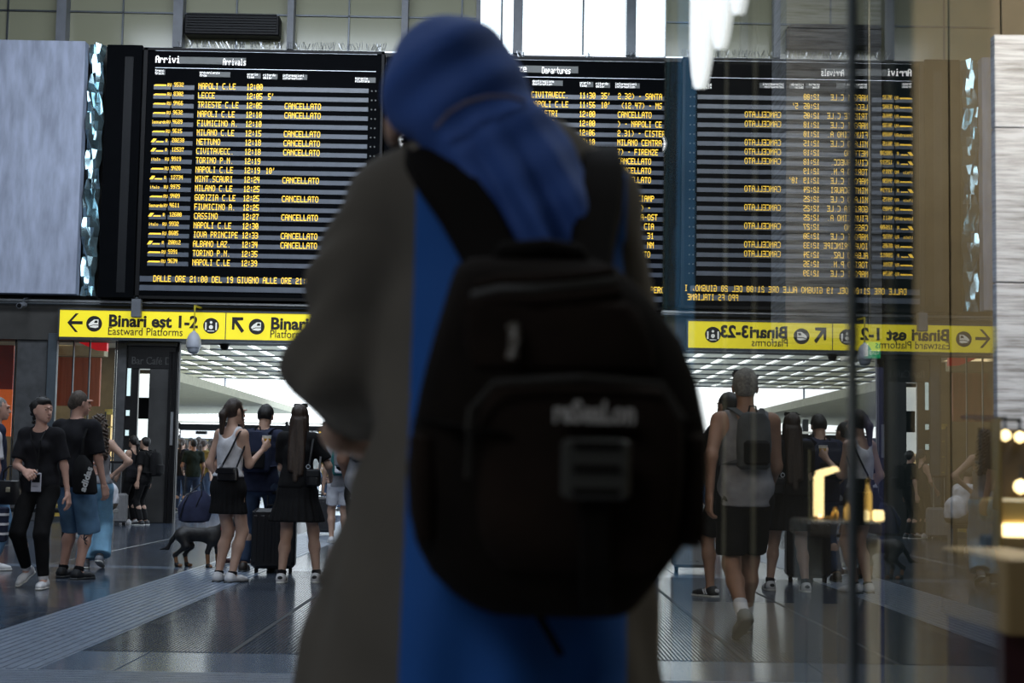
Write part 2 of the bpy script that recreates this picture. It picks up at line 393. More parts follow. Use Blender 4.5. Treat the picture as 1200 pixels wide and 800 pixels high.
def thin_glass(name, tint, gain=1.0, rough=0.0):
    """sheet of clear glass: Fresnel reflection over tinted transmission"""
    m = bpy.data.materials.new(name); m.use_nodes = True; n = m.node_tree; L = n.links.new; n.nodes.remove(n.nodes['Principled BSDF'])
    tr = n.nodes.new('ShaderNodeBsdfTransparent'); tr.inputs[0].default_value = tint + (1,)
    g = n.nodes.new('ShaderNodeBsdfGlossy'); g.inputs['Roughness'].default_value = rough; g.inputs[0].default_value = (0.97, 0.96, 0.92, 1)
    geo = n.nodes.new('ShaderNodeNewGeometry'); mr = n.nodes.new('ShaderNodeMapRange'); mr.inputs[3].default_value = 1.52; mr.inputs[4].default_value = 1 / 1.52
    fr_ = n.nodes.new('ShaderNodeFresnel'); L(geo.outputs['Backfacing'], mr.inputs[0]); L(mr.outputs[0], fr_.inputs[0])
    ml = n.nodes.new('ShaderNodeMath'); ml.operation = 'MULTIPLY'; ml.inputs[1].default_value = gain; ml.use_clamp = True; L(fr_.outputs[0], ml.inputs[0])
    mx = n.nodes.new('ShaderNodeMixShader'); L(ml.outputs[0], mx.inputs[0]); L(tr.outputs[0], mx.inputs[1]); L(g.outputs[0], mx.inputs[2]); L(mx.outputs[0], n.nodes['Material Output'].inputs[0])
    return m
M_clear = thin_glass('clear_glass', (0.95, 0.97, 0.97))
win = struct('window_1', (-13, WY + .32, z_top - .02), (9.5, WY + .62, z_top + .03), M_steel)
mx_px = [-70, 67, 205, 338, 473, 607, 741, 875]
for i, px in enumerate(mx_px):
    a = P(px, 30).x; wd = .09 if px in (67, 205, 607, 741) else .06
    box('mullion', (a - wd, WY + .22, z_top + .02), (a + wd, WY + .6, 11), M_dsteel if px in (741,) else M_post, win)
    if px < 741 + 1:
        b = P(mx_px[i + 1], 30).x if i + 1 < len(mx_px) else 9.5
        if px < 560:
            b2 = min(b, x_win)
            tag(box('pane', (a, WY + .5, z_top), (b2, WY + .52, 11), M_olive, win))
            mm = a + (b - a) * .5
            if mm < x_win: box('glazing_bar', (mm - .015, WY + .46, z_top), (mm + .015, WY + .5, 11), M_dsteel, win); box('glazing_rail', (a, WY + .46, z_top + .72), (b2, WY + .49, z_top + .75), M_dsteel, win)
        a3 = max(a, x_win)
        if b > x_win:
            box('pane', (a3, WY + .5, z_top), (b, WY + .51, 11), M_clear, win)
            mm = a3 + (b - a3) * .58; box('glazing_bar', (mm - .02, WY + .46, z_top), (mm + .02, WY + .5, 11), M_dsteel, win)
box('jamb', (x_win - .06, WY + .4, z_top), (x_win + .02, WY + .6, 11), M_post, win)
struct('wall_upper', (x_win1, WY + .5, z_top), (9.5, WY + .7, 11), M_olive)
t = empty('ventilation_unit', (P(268, 50).x, WY + .1, z_top + .25)); tag(t, 'dark louvred ventilation box on the olive glazing above the arrivals board', 'vent')
x0, x1 = P(213, 50).x - t.location.x, P(325, 50).x - t.location.x; H = P(260, 14).z - z_top - .25
box('casing', (x0, .05, 0), (x1, .38, H), M_black, t, .02)
for i in range(7): box('louvre', (x0 + .05, 0.02, .06 + i * H / 7.5), (x1 - .05, .07, .09 + i * H / 7.5), M_dark, t)

# --- blue grey concrete cladding left of the board
cp = tag(MB().build('x', M_conc) if False else empty('cladding_wall', (0, 0, 0)), 'large blue-grey mottled concrete panel left of the arrivals board', 'wall panel')
zc0 = P(0, 346).z; zc1 = P(50, 54).z
for a, b in ((P(-330, 0).x, P(-112, 0).x), (P(-112, 200).x, P(102, 200).x)): box('panel', (a + .01, WY - .4, zc0), (b - .01, WY - .15, zc1), M_conc, cp, .01)
# crumpled glassy gap
mb = MB(); a = P(103, 200).x; b = P(121, 200).x; nz = 26
M_crump = mat('crumpled_film', (0.35, 0.5, 0.55), rough=0.12, metal=0.85, var=0.5, scale=3)
for i in range(nz + 1):
    z = zc0 + (zc1 - zc0) * i / nz
    for j in range(5): mb.V.append((a + (b - a) * j / 4, WY - .2 + .08 * math.sin(i * 1.7 + j * 2.1) + .05 * math.sin(i * .6 + j), z))
for i in range(nz):
    for j in range(4): o = i * 5 + j; mb.F.append((o, o + 1, o + 6, o + 5))
o = mb.build('wrinkled_film', M_crump, cp, smooth=True); o['label'] = 'crumpled reflective film strip'

# --- information boards
M_slot = mat('display_slot', (0.095, 0.11, 0.14), rough=0.3, var=0.1)
M_slot2 = mat('header_band', (0.09, 0.095, 0.09), rough=0.4)
M_amber = mat('amber_led', (0.9, 0.6, 0.05), emit=(1.0, 0.62, 0.05), es=1.0)
M_wled = mat('white_led', (0.9, 0.9, 0.9), emit=(1, 1, 1), es=0.9)
BY = WY - .45          # front face of the boards
A_ = lambda x, y: at(x, y, BY)
SC = (A_(700, 300).x - A_(600, 300).x) / 100.0   # metres per pixel at the board
def X(px): return A_(600, 300).x + (px - 600) * SC
def board(name, label, px0, px1, top, bot, refx):
    t = empty(name, (X(px0), BY, A_(refx, bot).z)); tag(t, label, 'information board', 'station information boards')
    return t
zr = lambda px, py: A_(px, py).z
rows = [("AV 9532", "NAPOLI C.LE", "12:00", "", ""), ("AV 8302", "LECCE", "12:05", "5'", ""), ("AV 9466", "TRIESTE C.LE", "12:05", "", "C"), ("AV 9632", "NAPOLI C.LE", "12:10", "", "C"),
 ("LE 4689", "FIUMICINO A.", "12:10", "", ""), ("AV 9615", "MILANO C.LE", "12:15", "", "C"), ("R 20238", "NETTUNO", "12:18", "", "C"), ("R 12537", "CIVITAVECC.", "12:18", "", "C"),
 ("IT 9919", "TORINO P.N.", "12:19", "", ""), ("AV 9420", "NAPOLI C.LE", "12:19", "10'", ""), ("R 12734", "MINT.SCAURI", "12:24", "", "C"), ("IT 9975", "MILANO C.LE", "12:25", "", ""),
 ("AV 9409", "GORIZIA C.LE", "12:25", "", "C"), ("LE 4611", "FIUMICINO A.", "12:25", "", ""), ("R 12600", "CASSINO", "12:27", "", "C"), ("IT 9932", "NAPOLI C.LE", "12:30", "", ""),
 ("AV 8605", "IOVA PRINCIPE", "12:33", "", "C"), ("R 20012", "ALBANO LAZ.", "12:34", "", "C"), ("AV 9391", "TORINO P.N.", "12:35", "", ""), ("AV 9634", "NAPOLI C.LE", "12:39", "", "")]
rows2 = [("", "CIVITAVECC.", "11:30", "35'", "2.32) - SANTA"), ("", "NAPOLI C.LE", "11:56", "10'", " (12.47) - MS"), ("", "VELLETRI", "12:00", "", "CANCELLATO"), ("", "SALERNO", "12:00", "", ") - NAPOLI CE"),
 ("", "NETTUNO", "12:06", "", "2.31) - CISTER"), ("", "TORINO C.LE", "12:10", "", "MILANO CENTRA"), ("", "MILANO C.LE", "12:10", "", "7) - FIRENZE "), ("", "LECCE", "12:15", "", "CANCELLATO"),
 ("", "VITERBO", "12:18", "", "CANCELLATO"), ("", "CASSINO", "12:20", "", "CANCELLATO"), ("", "ANCONA", "12:22", "", "   OP-"), ("", "NAPOLI C.LE", "12:25", "", "      CIAMP"), ("", "ALBANO LAZ.", "12:27", "", "       ) -"),
 ("", "FIUMICINO A.", "12:30", "", "      IA-OST"), ("", "BARI C.LE", "12:33", "", "        CIA"), ("", "GENOVA", "12:35", "", "         31"), ("", "PISA C.LE", "12:37", "", "         NM"),
 ("", "NETTUNO", "12:40", "", "CANCELLATO"), ("", "AVEZZANO", "12:42", "", ""), ("", "MILANO C.LE", "12:45", "", "")]
def make_board(name, label, hx0, hx1, ox, oy, rws, title, title2, tx2, first, side):
    """ox: pixel shift of the whole layout against the arrivals board; oy same in y (at the board's own place)"""
    zrow = lambda px, py: zr(300, py) + 0 * px     # layout measured at x=300 on the arrivals board
    dz = oy
    t = empty(name, (X(hx0), BY, zr(300, 352) + dz)); tag(t, label, 'information board')
    OX, OZ = t.location.x, t.location.z
    lx = lambda px: X(px + ox) - OX
    lz = lambda py: zr(300, py) + dz - OZ
    Wd = X(hx1) - OX
    fx0 = lx(165)
    box('housing', (0, 0.02, 0), (Wd, .35, lz(58)), M_bb, t, .015)
    fr_ = MB(); fr_.box((0, -.02, 0), (Wd, .04, .05)); fr_.box((0, -.02, lz(61)), (Wd, .04, lz(58))); fr_.box((Wd - .05, -.02, 0), (Wd, .04, lz(58))); fr_.box((fx0 - .07, -.02, 0), (fx0, .04, lz(58)))
    fr_.build('frame', M_black, t)
    if side:
        box('side_cover', (0.02, -.05, 0), (fx0 - .09, .02, lz(56)), M_bb, t, .01); box('cover_groove', (lx(139), -.055, .1), (lx(149), -.045, lz(70)), M_dark, t)
    box('header_band', (lx(200), .005, lz(76)), (lx(281), .018, lz(68)), M_slot2, t)
    mb = MB(); mb.box((lx(174), .0, lz(61.5)), (lx(436), .012, lz(61.1))); mb.box((lx(174), .0, lz(81.5)), (lx(435), .012, lz(81.1))); mb.build('header_line', M_steel, t)
    mb = MB(); dots(mb, title, lx(174 if side else 181), lz(75.5), 0.0, SC * 4.9, SC * 8.5, 1.7); tag(mb.build('title_text', M_wled, t), kind='stuff')
    mb = MB(); dots(mb, title2, lx(tx2), lz(77.0), 0.0, SC * 3.45, SC * 8, 1.1); tag(mb.build('title_text', M_wled, t), kind='stuff')
    for s1, s2, px, wpx, cy in ((first[0], first[1], 174, 12, 86), (first[2], first[3], 227, 36, 87.5), ('orario', 'time', 283, 16, 88.5), ('ritardo', 'delay', 302, 17, 89), ('informazioni', 'information', 325, 29, 89), ('binario', 'platform', 411, 24, 91)):
        box('column_head', (lx(px), .006, lz(cy + 3.4)), (lx(px + wpx), .018, lz(cy - 2.6)), M_slot2, t)
        mb = MB(); dots(mb, s1, lx(px), lz(cy), 0.0, SC * 2.15, SC * 3.0, 1.2); dots(mb, s2, lx(px), lz(cy + 3.3), 0.0, SC * 2.15, SC * 3.0, 1.2); tag(mb.build('heading_text', M_wled, t), kind='stuff')
    for i, (tr_, ds, tme, dl, inf) in enumerate(rws):
        cy = 103.2 + i * 10.88; tz = lambda px: lz(cy + 2.4)
        sh = 3.4
        if ox < 5 or True:
            box('row_slot', (lx(173), .004, lz(cy + sh)), (lx(193), .018, lz(cy - 1.8)), M_slot, t)
            box('row_slot', (lx(195), .004, lz(cy + sh)), (lx(221), .018, lz(cy - 1.8)), M_slot, t)
        box('row_slot', (lx(226), .004, lz(cy + sh)), (lx(427), .018, lz(cy - 1.8)), M_slot, t)
        mb = MB()
        if tr_:
            k, num = tr_.split(' ')
            if k == 'AV': mb.V += [(lx(173), 0, lz(cy - .6)), (lx(188), 0, lz(cy - .6)), (lx(188), 0, lz(cy - 2.4)), (lx(175), 0, lz(cy - 2.4))]; mb.F.append((0, 1, 2, 3)); dots(mb, 'RU', lx(189.5), lz(cy), 0, SC * 2.5, SC * 4, 1.2)
            elif k == 'LE': dots(mb, 'leonardo', lx(172.5), lz(cy), 0, SC * 2.1, SC * 4, 1.5); dots(mb, 'RV', lx(190), lz(cy), 0, SC * 2.3, SC * 4, 1.2)
            elif k == 'R':
                mb.V += [(lx(172), 0, lz(cy + .2)), (lx(176), 0, lz(cy + .2)), (lx(179), 0, lz(cy - 4)), (lx(175), 0, lz(cy - 4)), (lx(178), 0, lz(cy + .2)), (lx(187), 0, lz(cy + .2)), (lx(187), 0, lz(cy - 1.2)), (lx(179), 0, lz(cy - 1.2))]
                mb.F += [(0, 1, 2, 3), (4, 5, 6, 7)]; dots(mb, 'R', lx(189.5), lz(cy), 0, SC * 2.6, SC * 4, 1.2)
            else: dots(mb, 'italo', lx(173), lz(cy), 0, SC * 2.3, SC * 3.6, 1.2); dots(mb, 'RU', lx(189.5), lz(cy), 0, SC * 2.5, SC * 4, 1.2)
            dots(mb, num, lx(197), lz(cy - .1), 0, SC * 2.95, SC * 5, 1.3)
        dots(mb, ds, lx(226), lz(cy + 2.2), 0, SC * 4.05, SC * 7.2)
        dots(mb, tme, lx(283), lz(cy + 2.2), 0, SC * 3.85, SC * 7.2, 1.25); dots(mb, dl, lx(308.5), lz(cy + 2.2), 0, SC * 3.85, SC * 7.2, 1.1)
        if inf == 'C': dots(mb, 'CANCELLATO', lx(328.5), lz(cy + 2.2), 0, SC * 4.35, SC * 7.2)
        elif inf: dots(mb, inf, lx(328.5), lz(cy + 2.2), 0, SC * 4.05, SC * 7.2)
        tag(mb.build('row_text', M_amber, t), kind='stuff')
        mb = MB()
        for q in (431, 435.5): mb.lathe((lx(q), .0, lz(cy + 1)), [(0.0, 0), (SC * 1.0, 0), (SC * 1.0, .01)], 8)
        mb.V = [(x, (z - lz(cy + 1)) - .0, lz(cy + 1) + y) if False else (x, z - lz(cy + 1), lz(cy + 1) + (y - 0)) for x, y, z in mb.V]
        tag(mb.build('track_lamp', M_slot2, t), kind='stuff')
    for cy in (328.5, 339): box('footer_slot', (lx(165), .004, lz(cy + 3.4)), (lx(434), .018, lz(cy - 3.0)), M_slot, t)
    mb = MB()
    if side:
        dots(mb, 'DALLE ORE 21:00 DEL 19 GIUGNO ALLE ORE 21:00 DEL 20 GIUGNO, I ', lx(181), lz(332), 0, SC * 4.27, SC * 7.4)
        dots(mb, 'PPO FS ITALIANE', lx(378), lz(342.5), 0, SC * 4.0, SC * 7.4)
    else:
        dots(mb, 'TRENI POTRANNO SUBIRE CANCELLAZIONI PER SCIOPERO. IL RE', lx(181), lz(332), 0, SC * 4.27, SC * 7.4)
    tag(mb.build('footer_text', M_amber, t), kind='stuff')
    return t
b1 = make_board('arrivals_board', 'black arrivals board with amber train rows beside the grey concrete panel', 116, 445, 0, 0, rows, 'Arrivi', 'Arrivals', 254, ('treno', 'train', 'provenienza', 'from'), True)
dzz = (zr(650, 110.6) - zr(650, 107.6)) + (zr(650, 107.6) - (zr(300, 101.5)))
b2 = make_board('departures_board', 'black departures board with amber train rows behind the veiled person', 502, 838.5, 392 + 1.5, zr(650, 110.8) - zr(300, 101.5), rows2, 'Partenze', 'Departures', 238, ('treno', 'train', 'destinazione', 'destination'), False)
# clock panel between the boards
cl = empty('station_clock', (X(474), BY, zr(478, 352))); tag(cl, 'black panel with round white-ticked clock, between the two boards, half hidden by the veil', 'clock')
hz = zr(478, 66) - cl.location.z
box('clock_panel', (X(447) - X(474), .03, 0), (X(502) - X(474) - .01, .33, hz), M_bb, cl, .01)
mb = MB(); cc = (X(479) - X(474), zr(478, 163) - cl.location.z)
for i in range(60):
    a = i * PI / 30; r0 = .19 if i % 5 else .15; u = Vector((math.sin(a), 0, math.cos(a))); v = Vector((math.cos(a), 0, -math.sin(a))) * (.006 if i % 5 else .012)
    c0 = Vector((cc[0], .012, cc[1])); mb.poly([c0 + u * r0 - v, c0 + u * r0 + v, c0 + u * .225 + v, c0 + u * .225 - v], (0, 1, 0), .01)
tag(mb.build('clock_ticks', M_wled, cl), kind='stuff')
mb = MB(); mb.tube([(cc[0] + .245 * math.cos(a * PI / 16), .02, cc[1] + .245 * math.sin(a * PI / 16)) for a in range(32)], .008, 6, True); mb.build('clock_rim', M_steel, cl)
mb = MB()
for a, l in ((0.1, .13), (0.9, .18)):
    u = Vector((math.sin(a), 0, math.cos(a))); v = Vector((math.cos(a), 0, -math.sin(a))) * .009; c0 = Vector((cc[0], .005, cc[1])); mb.poly([c0 - v, c0 + v, c0 + u * l + v, c0 + u * l - v], (0, 1, 0), .005)
mb.build('clock_hand', M_wled, cl)
# bird spikes along the top of the board
mb = MB(); rg = random.Random(5)
for i in range(190):
    x = X(200 + rg.random() * 245); z = zr(300, 57) + .03; a = rg.uniform(-.6, .6)
    mb.tube([(x, BY + .1, z), (x + .12 * math.sin(a), BY + .1 + rg.uniform(-.08, .08), z + .13 * math.cos(a))], .004, 3)
for i in range(50):
    x = X(rg.choice((607, 687, 741)) + rg.uniform(-5, 5)); z = zr(687, 68) + .02; a = rg.uniform(-.6, .6)
    mb.tube([(x, BY + .12, z), (x + .12 * math.sin(a), BY + .12 + rg.uniform(-.08, .08), z + .13 * math.cos(a))], .004, 3)
tag(mb.build('bird_spikes', M_steel), 'fringe of thin steel bird spikes along the top of the boards', 'bird spikes', kind='stuff')

# --- beam, conduit and yellow direction sign
SY = WY - .25
bm = empty('beam', (0, 0, 0)); tag(bm, 'dark steel beam with conduits running under the boards', 'beam')
zb = at(205, 352, SY).z
box('beam_body', (-12.5, SY + .1, z_lint - .02), (X(842), SY + .5, zb - .02), M_lintel, bm)
box('conduit', (-12.5, SY + .02, zb - .06), (X(842), SY + .1, zb - .02), M_steel, bm)
mb = MB(); mb.tube([(-12.5, SY - .02, zb - .1), (X(842), SY - .02, zb - .1)], .025, 8); mb.build('cable', M_dsteel, bm)
M_yel = mat('sign_yellow', (0.95, 0.80, 0.02), rough=0.4, var=0.04, emit=(1.0, 0.82, 0.03), es=0.42)
M_ink = mat('sign_black', (0.012, 0.012, 0.012), rough=0.5)
M_signw = mat('sign_white', (0.8, 0.8, 0.75), rough=0.4, emit=(1, 1, .9), es=.3)
SF = SY - .12
sc2 = (at(300, 375, SF).x - at(200, 375, SF).x) / 100
sg = empty('direction_sign', (at(70, 375, SF).x, SF, at(70, 391, SF).z - .05)); tag(sg, 'long yellow backlit platform direction sign with black arrows under the boards', 'sign')
sx0 = 70
def gx(px): return (px - sx0) * sc2
Zs = lambda py: (375.0 + (388.7 - 375) - py) * sc2      # local height; py measured near x=100
sgH = 31.5 * sc2
def face(px0, px1):
    box('sign_face', (gx(px0), 0, 0), (gx(px1), .1, sgH), M_yel, sg)
face(70, 264.2); face(265, 434)
for q_ in (100, 230, 330, 420): box('hanger', (gx(q_) - .03, .1, sgH * .5), (gx(q_) + .03, .36, sgH * .5 + .06), M_dsteel, sg)
mb = MB(); mb.box((gx(69), -.01, -.05), (gx(435), .14, -.0)); mb.box((gx(69), -.01, sgH), (gx(435), .14, sgH + .035)); mb.box((gx(68), -.01, -.05), (gx(70), .14, sgH + .035)); mb.box((gx(434), -.01, -.05), (gx(436), .14, sgH + .035)); mb.box((gx(264.1), -.005, 0), (gx(265.1), .1, sgH))
mb.build('sign_frame', M_dsteel, sg)
def P3(pts, y=-.004): return [(gx(x), y, sgH * (1 - v)) for x, v in pts]
def arrow_left(px):
    mb = MB(); n = (0, 1, 0)
    mb.poly(P3([(px, .47), (px + 9.5, .12), (px + 13, .12), (px + 5, .41), (px + 18, .41), (px + 18, .53), (px + 5, .53), (px + 13, .82), (px + 9.5, .82)]), n, .004); mb.build('arrow', M_ink, sg)
def arrow_ul(px):
    mb = MB()
    mb.poly(P3([(px, .16), (px + 13, .16), (px + 13, .27), (px + 6, .29), (px + 14.5, .66), (px + 11.5, .75), (px + 3.2, .38), (px + 3, .63), (px, .63)]), (0, 1, 0), .004); mb.build('arrow', M_ink, sg)
def disc(px, r=9.3):
    mb = MB(); mb.poly([(gx(px) + r * sc2 * math.cos(a * PI / 16), -.003, sgH * .5 + r * sc2 * math.sin(a * PI / 16)) for a in range(32)], (0, 1, 0), .003); mb.build('pictogram_disc', M_ink, sg)
def train(px):
    disc(px); c = gx(px); z = sgH * .5; s_ = sc2
    q = lambda pts: [(c + x * s_, -.008, z + y * s_) for x, y in pts]
    mb = MB(); mb.poly(q([(-6.5, -1), (-4, 2), (0, 5), (5, 5), (5, -4), (2, -5), (-5, -4)]), (0, 1, 0), .004); mb.build('train_pictogram', M_signw, sg)
    mb = MB(); mb.poly([(x, -.012, zz) for x, _, zz in q([(0, 1), (1, 3.8), (4, 3.8), (4, 1)])], (0, 1, 0), .003); mb.poly([(x, -.012, zz) for x, _, zz in q([(-6.2, -3), (-1, -1), (5, -1), (5, -1.8), (-1, -1.8), (-6, -3.8)])], (0, 1, 0), .003); mb.build('train_window', M_ink, sg)
def gate(px):
    disc(px); c = gx(px); z = sgH * .5; s_ = sc2; mb = MB()
    for a, b in ((-7, -5.2), (5.2, 7)): mb.box((c + a * s_, -.008, z - 5 * s_), (c + b * s_, -.004, z + 4 * s_))
    mb.poly([(c + 2.4 * s_ * math.cos(a * PI / 6), -.008, z - 1.5 * s_ + 2.4 * s_ * math.sin(a * PI / 6)) for a in range(12)], (0, 1, 0), .004)
    mb.poly([(c + 1.5 * s_ * math.cos(a * PI / 6), -.008, z + 4 * s_ + 1.5 * s_ * math.sin(a * PI / 6)) for a in range(12)], (0, 1, 0), .004)
    mb.box((c - 4 * s_, -.008, z - 6.5 * s_), (c + 4 * s_, -.004, z - 5.6 * s_)); mb.build('gate_pictogram', M_signw, sg)
arrow_left(79); train(110.5); gate(247.5); arrow_ul(272); train(301); gate(405)
sT = 14.2 * sc2 / .73
ftext('sign_text', 'Binari est 1-2', sT, M_ink, wallM(gx(127), -.006, sgH * .42), sg, .003, .0105, 1.0)
ftext('sign_text', 'Eastward Platforms', 9.6 * sc2 / .73, M_ink, wallM(gx(126.5), -.006, sgH * .10), sg, .003, 0.0, .86)
ftext('sign_text', 'Binari', sT, M_ink, wallM(gx(317), -.006, sgH * .42), sg, .003, .0105, 1.0)
ftext('sign_text', '3-23', sT, M_ink, wallM(gx(363), -.006, sgH * .42), sg, .003, .012, .95)
ftext('sign_text', 'Platforms', 9.6 * sc2 / .73, M_ink, wallM(gx(316.5), -.006, sgH * .10), sg, .003, 0.0, .86)
# bracket, cameras, lamp
br = empty('projector_bracket', (at(160, 360, SF - .25).x, SF - .25, at(160, 372, SF - .25).z)); tag(br, 'small grey box hanging in front of the yellow sign over its lettering', 'bracket')
box('bracket_box', (-.085, -.06, 0), (.085, .08, .33), M_post, br, .01); box('bracket_arm', (-.02, -.02, .33), (.02, .4, .37), M_dsteel, br)
cm = empty('dome_camera', (at(227, 400, SF - .5).x, SF - .5, at(227, 415, SF - .5).z)); tag(cm, 'white dome security camera hanging on a yellow rod before the sign', 'camera')
mb = MB().lathe((0, 0, 0), [(.0, 0), (.06, .01), (.1, .05), (.115, .12)], 20); mb.build('camera_dome', mat('smoked_white', (.35, .37, .42), .15), cm, True)
mb = MB().lathe((0, 0, .12), [(.13, 0), (.135, .02), (.135, .06), (.12, .16), (.08, .24), (.03, .28), (.02, .3)], 20); mb.build('camera_housing', mat('camera_grey', (.42, .44, .5), .4), cm, True)
mb = MB().tube([(0, 0, .4), (0, 0, .86), (0, .56, .88)], .022, 8); mb.build('rod', mat('rod_yellow', (.5, .42, .03), .5), cm)
c2 = empty('bullet_camera', (at(30, 355, SF).x, SF - .2, at(30, 359, SF).z)); tag(c2, 'small dark security camera under the beam at the far left', 'camera')
mb = MB().tube([(0, -.15, -.02), (0, .12, .02)], .055, 12); mb.build('camera_body', M_post, c2); mb = MB().tube([(0, -.16, -.022), (0, -.15, -.02)], .04, 12); mb.build('lens', M_black, c2); mb = MB().tube([(0, .05, .03), (0, .1, .12), (0, .5, .2)], .02, 8); mb.build('mount', M_dsteel, c2)
c3 = empty('ceiling_camera', (at(263, 408, WY + .2).x, WY + .2, at(263, 406, WY + .2).z)); tag(c3, 'tiny black dome camera under the door lintel', 'camera')
mb = MB().lathe((0, 0, -.07), [(.0, 0), (.05, .01), (.08, .05), (.08, .09)], 14); mb.build('camera_dome', M_black, c3, True); mb = MB().lathe((0, 0, .02), [(.1, 0), (.1, .02)], 14); mb.build('camera_plate', M_dark, c3)

# --- shop front at the left of the doorway
def col(x0, x1, y0, y1, m, name, label, Y=WY - .1, top=None, d=.5):
    a = at(x0, 450, Y); b = at(x1, 450, Y); o = box(name, (a.x, Y, 0), (b.x, Y + d, top or z_lint + .1), m, None, .01); return tag(o, label, 'column')
M_colg = mat('column_grey', (0.06, 0.062, 0.066), rough=0.55, var=.25)
M_colb = mat('column_steel', (0.06, 0.075, 0.09), rough=0.4)
col(18, 54, 0, 0, M_colg, 'pillar', 'wide dark grey pillar at the far left of the shop front')
col(54, 65, 0, 0, M_colb, 'pillar', 'narrow steel-blue pillar beside the wide grey one', WY - .2, None, .12)
col(136, 147, 0, 0, M_colg, 'pillar', 'slim dark pillar between the lit shop window and the black cafe front', WY - .1)
SD = WY + 6.0
sh = struct('wall_shop', (-13, SD, 0), (at(150, 500, SD).x, SD + .2, z_lint + .6), mat('shop_wall', (.17, .155, .12), .7))
struct('ceiling_shop', (-13, WY + .7, z_lint + .3), (x_d0 - .6, SD, z_lint + .5), mat('shop_ceiling', (.5, .45, .36), .7), sh)
area('shop_fill', (-10.2, WY + 3.4, z_lint + .25), (0, 0, 0), 3.2, 3, 75, (1.0, 0.78, 0.45))  # unseen area light added to warm the shop interior
sgl = struct('window_2', (-12.9, WY + .02, 0), (at(136, 400, WY).x, WY + .08, .08), M_dsteel)
for a, b in ((-60, 18), (65, 86), (86, 105), (105, 136)):
    box('pane', (at(a, 400, WY).x + .01, WY + .04, .08), (at(b, 400, WY).x - .01, WY + .055, z_lint - .02), M_clear, sgl)
    box('mullion', (at(b, 400, WY).x - .012, WY + .03, .08), (at(b, 400, WY).x + .012, WY + .07, z_lint), M_dsteel, sgl)
M_or = mat('orange_board', (.75, .13, .02), .5, emit=(1, .18, .03), es=.25); M_red = mat('red_board', (.5, .03, .015), .5); M_brick = mat('terracotta_board', (.36, .1, .05), .6, var=.2, stretch=(3, 1, .2))
def thing_px(name, label, cat, x0, y0, x1, y1, Y, d, m, bev=.01): return tag(pxbox(name, x0, y0, x1, y1, Y, d, m, None, bev), label, cat)
t = empty('menu_panel', (at(0, 400, WY + 1.5).x, WY + 1.5, at(0, 511, WY + 1.5).z)); tag(t, 'glowing orange and red panel inside the shop at the left edge', 'panel')
o_ = t.location
box('panel_board', (-.9, 0, .0), (.28, .06, .9), M_or, t); box('panel_board', (-.9, -.01, .9), (.28, .06, 1.75), M_red, t)
box('panel_ledge', (-.9, -.02, 1.95), (.28, .06, 2.3), mat('cream', (.6, .5, .35), .6), t)
thing_px('terracotta_panel', 'terracotta vertical-board panel seen through the shop window over the men', 'panel', 66, 418, 116, 476, WY + 2.2, .08, M_brick)
thing_px('valance', 'pale beige valance over the terracotta panel in the shop', 'valance', 60, 404, 122, 417, WY + 2.0, .3, mat('beige', (.42, .36, .22), .6))
rY = WY + .6; r0 = at(92, 391, rY); mb = MB(); mb.poly([tuple(at(px_, py_, rY) - r0) for px_, py_ in ((92, 384), (126, 384), (125, 411), (112, 410), (92, 401))], (0, 1, 0), .12); rs = mb.build('hanging_sign', mat('sign_red', (.75, .02, .03), .4, emit=(1, .02, .03), es=.3), loc=tuple(r0)); tag(rs, 'bright red hanging shop sign under the yellow sign', 'sign')
M_lit = mat('lit_display', (.9, .7, .35), .4, emit=(1, .74, .36), es=.9); M_lit2 = mat('lit_interior', (.85, .9, .9), .4, emit=(.9, 1, 1), es=1.1)
M_gold = mat('gold_shelf', (.5, .38, .1), .4, var=.4)
t = empty('display_cabinet', (at(128, 610, WY + 1.2).x, WY + 1.9, 0)); tag(t, 'tall warm lit display cabinet with glass shelves inside the shop', 'cabinet')
box('cabinet_back', (-.3, .3, .1), (.22, .35, 2.0), M_lit, t); box('cabinet_base', (-.35, 0, 0), (.27, .35, .3), M_gold, t); box('cabinet_top', (-.35, 0, 2.0), (.27, .35, 2.1), M_gold, t)
for z in (.55, .85, 1.15, 1.45, 1.75): box('shelf', (-.3, .02, z), (.22, .3, z + .02), M_gold, t)
for i, x in enumerate((-.33, -.02, .25)): box('cabinet_post', (x - .015, -.01, 0), (x + .015, .02, 2.05), M_dsteel, t)
thing_px('counter', 'low shop counter with warm lit front behind the shop glass', 'counter', -40, 590, 104, 640, WY + .8, .7, M_gold, .02)
for i, (a, b) in enumerate(((4, 32), (40, 70), (76, 100))):
    tag(pxbox('light_strip', a, 606, b, 618, WY + .75, .04, M_lit), ['left warm light strip low on the shop counter', 'middle warm light strip low on the shop counter', 'right warm light strip low on the shop counter'][i], 'light')
# black cafe front
M_cafe = mat('cafe_black', (.008, .008, .009), rough=.3)
cf = empty('cafe', (at(147, 500, WY).x, WY - .1, 0)); tag(cf, 'black cafe shop front with a dark fascia sign left of the doorway', 'shop front')
cw = at(206, 500, WY).x - cf.location.x
fz = at(150, 432, WY).z
pxl = lambda px: at(px, 500, WY - .1).x - cf.location.x
box('fascia', (0.02, 0, fz), (cw, .35, z_lint - .03), M_cafe, cf, .01); box('fascia_trim', (0, -.03, z_lint - .1), (cw, 0, z_lint - .03), M_colg, cf); box('cornice', (0.03, -.08, z_lint - .1), (cw, -.03, z_lint - .04), M_colg, cf)
box('door_panel', (0, .02, 0), (pxl(160), .1, fz), M_cafe, cf); box('wall_leaf', (pxl(173), 0, 0), (pxl(196), .3, fz), mat('cafe_grey', (.035, .035, .035), .5, var=.4, scale=2), cf, .01)
box('door_jamb', (pxl(203), 0, 0), (pxl(207.5), .12, z_lint - .03), M_black, cf)
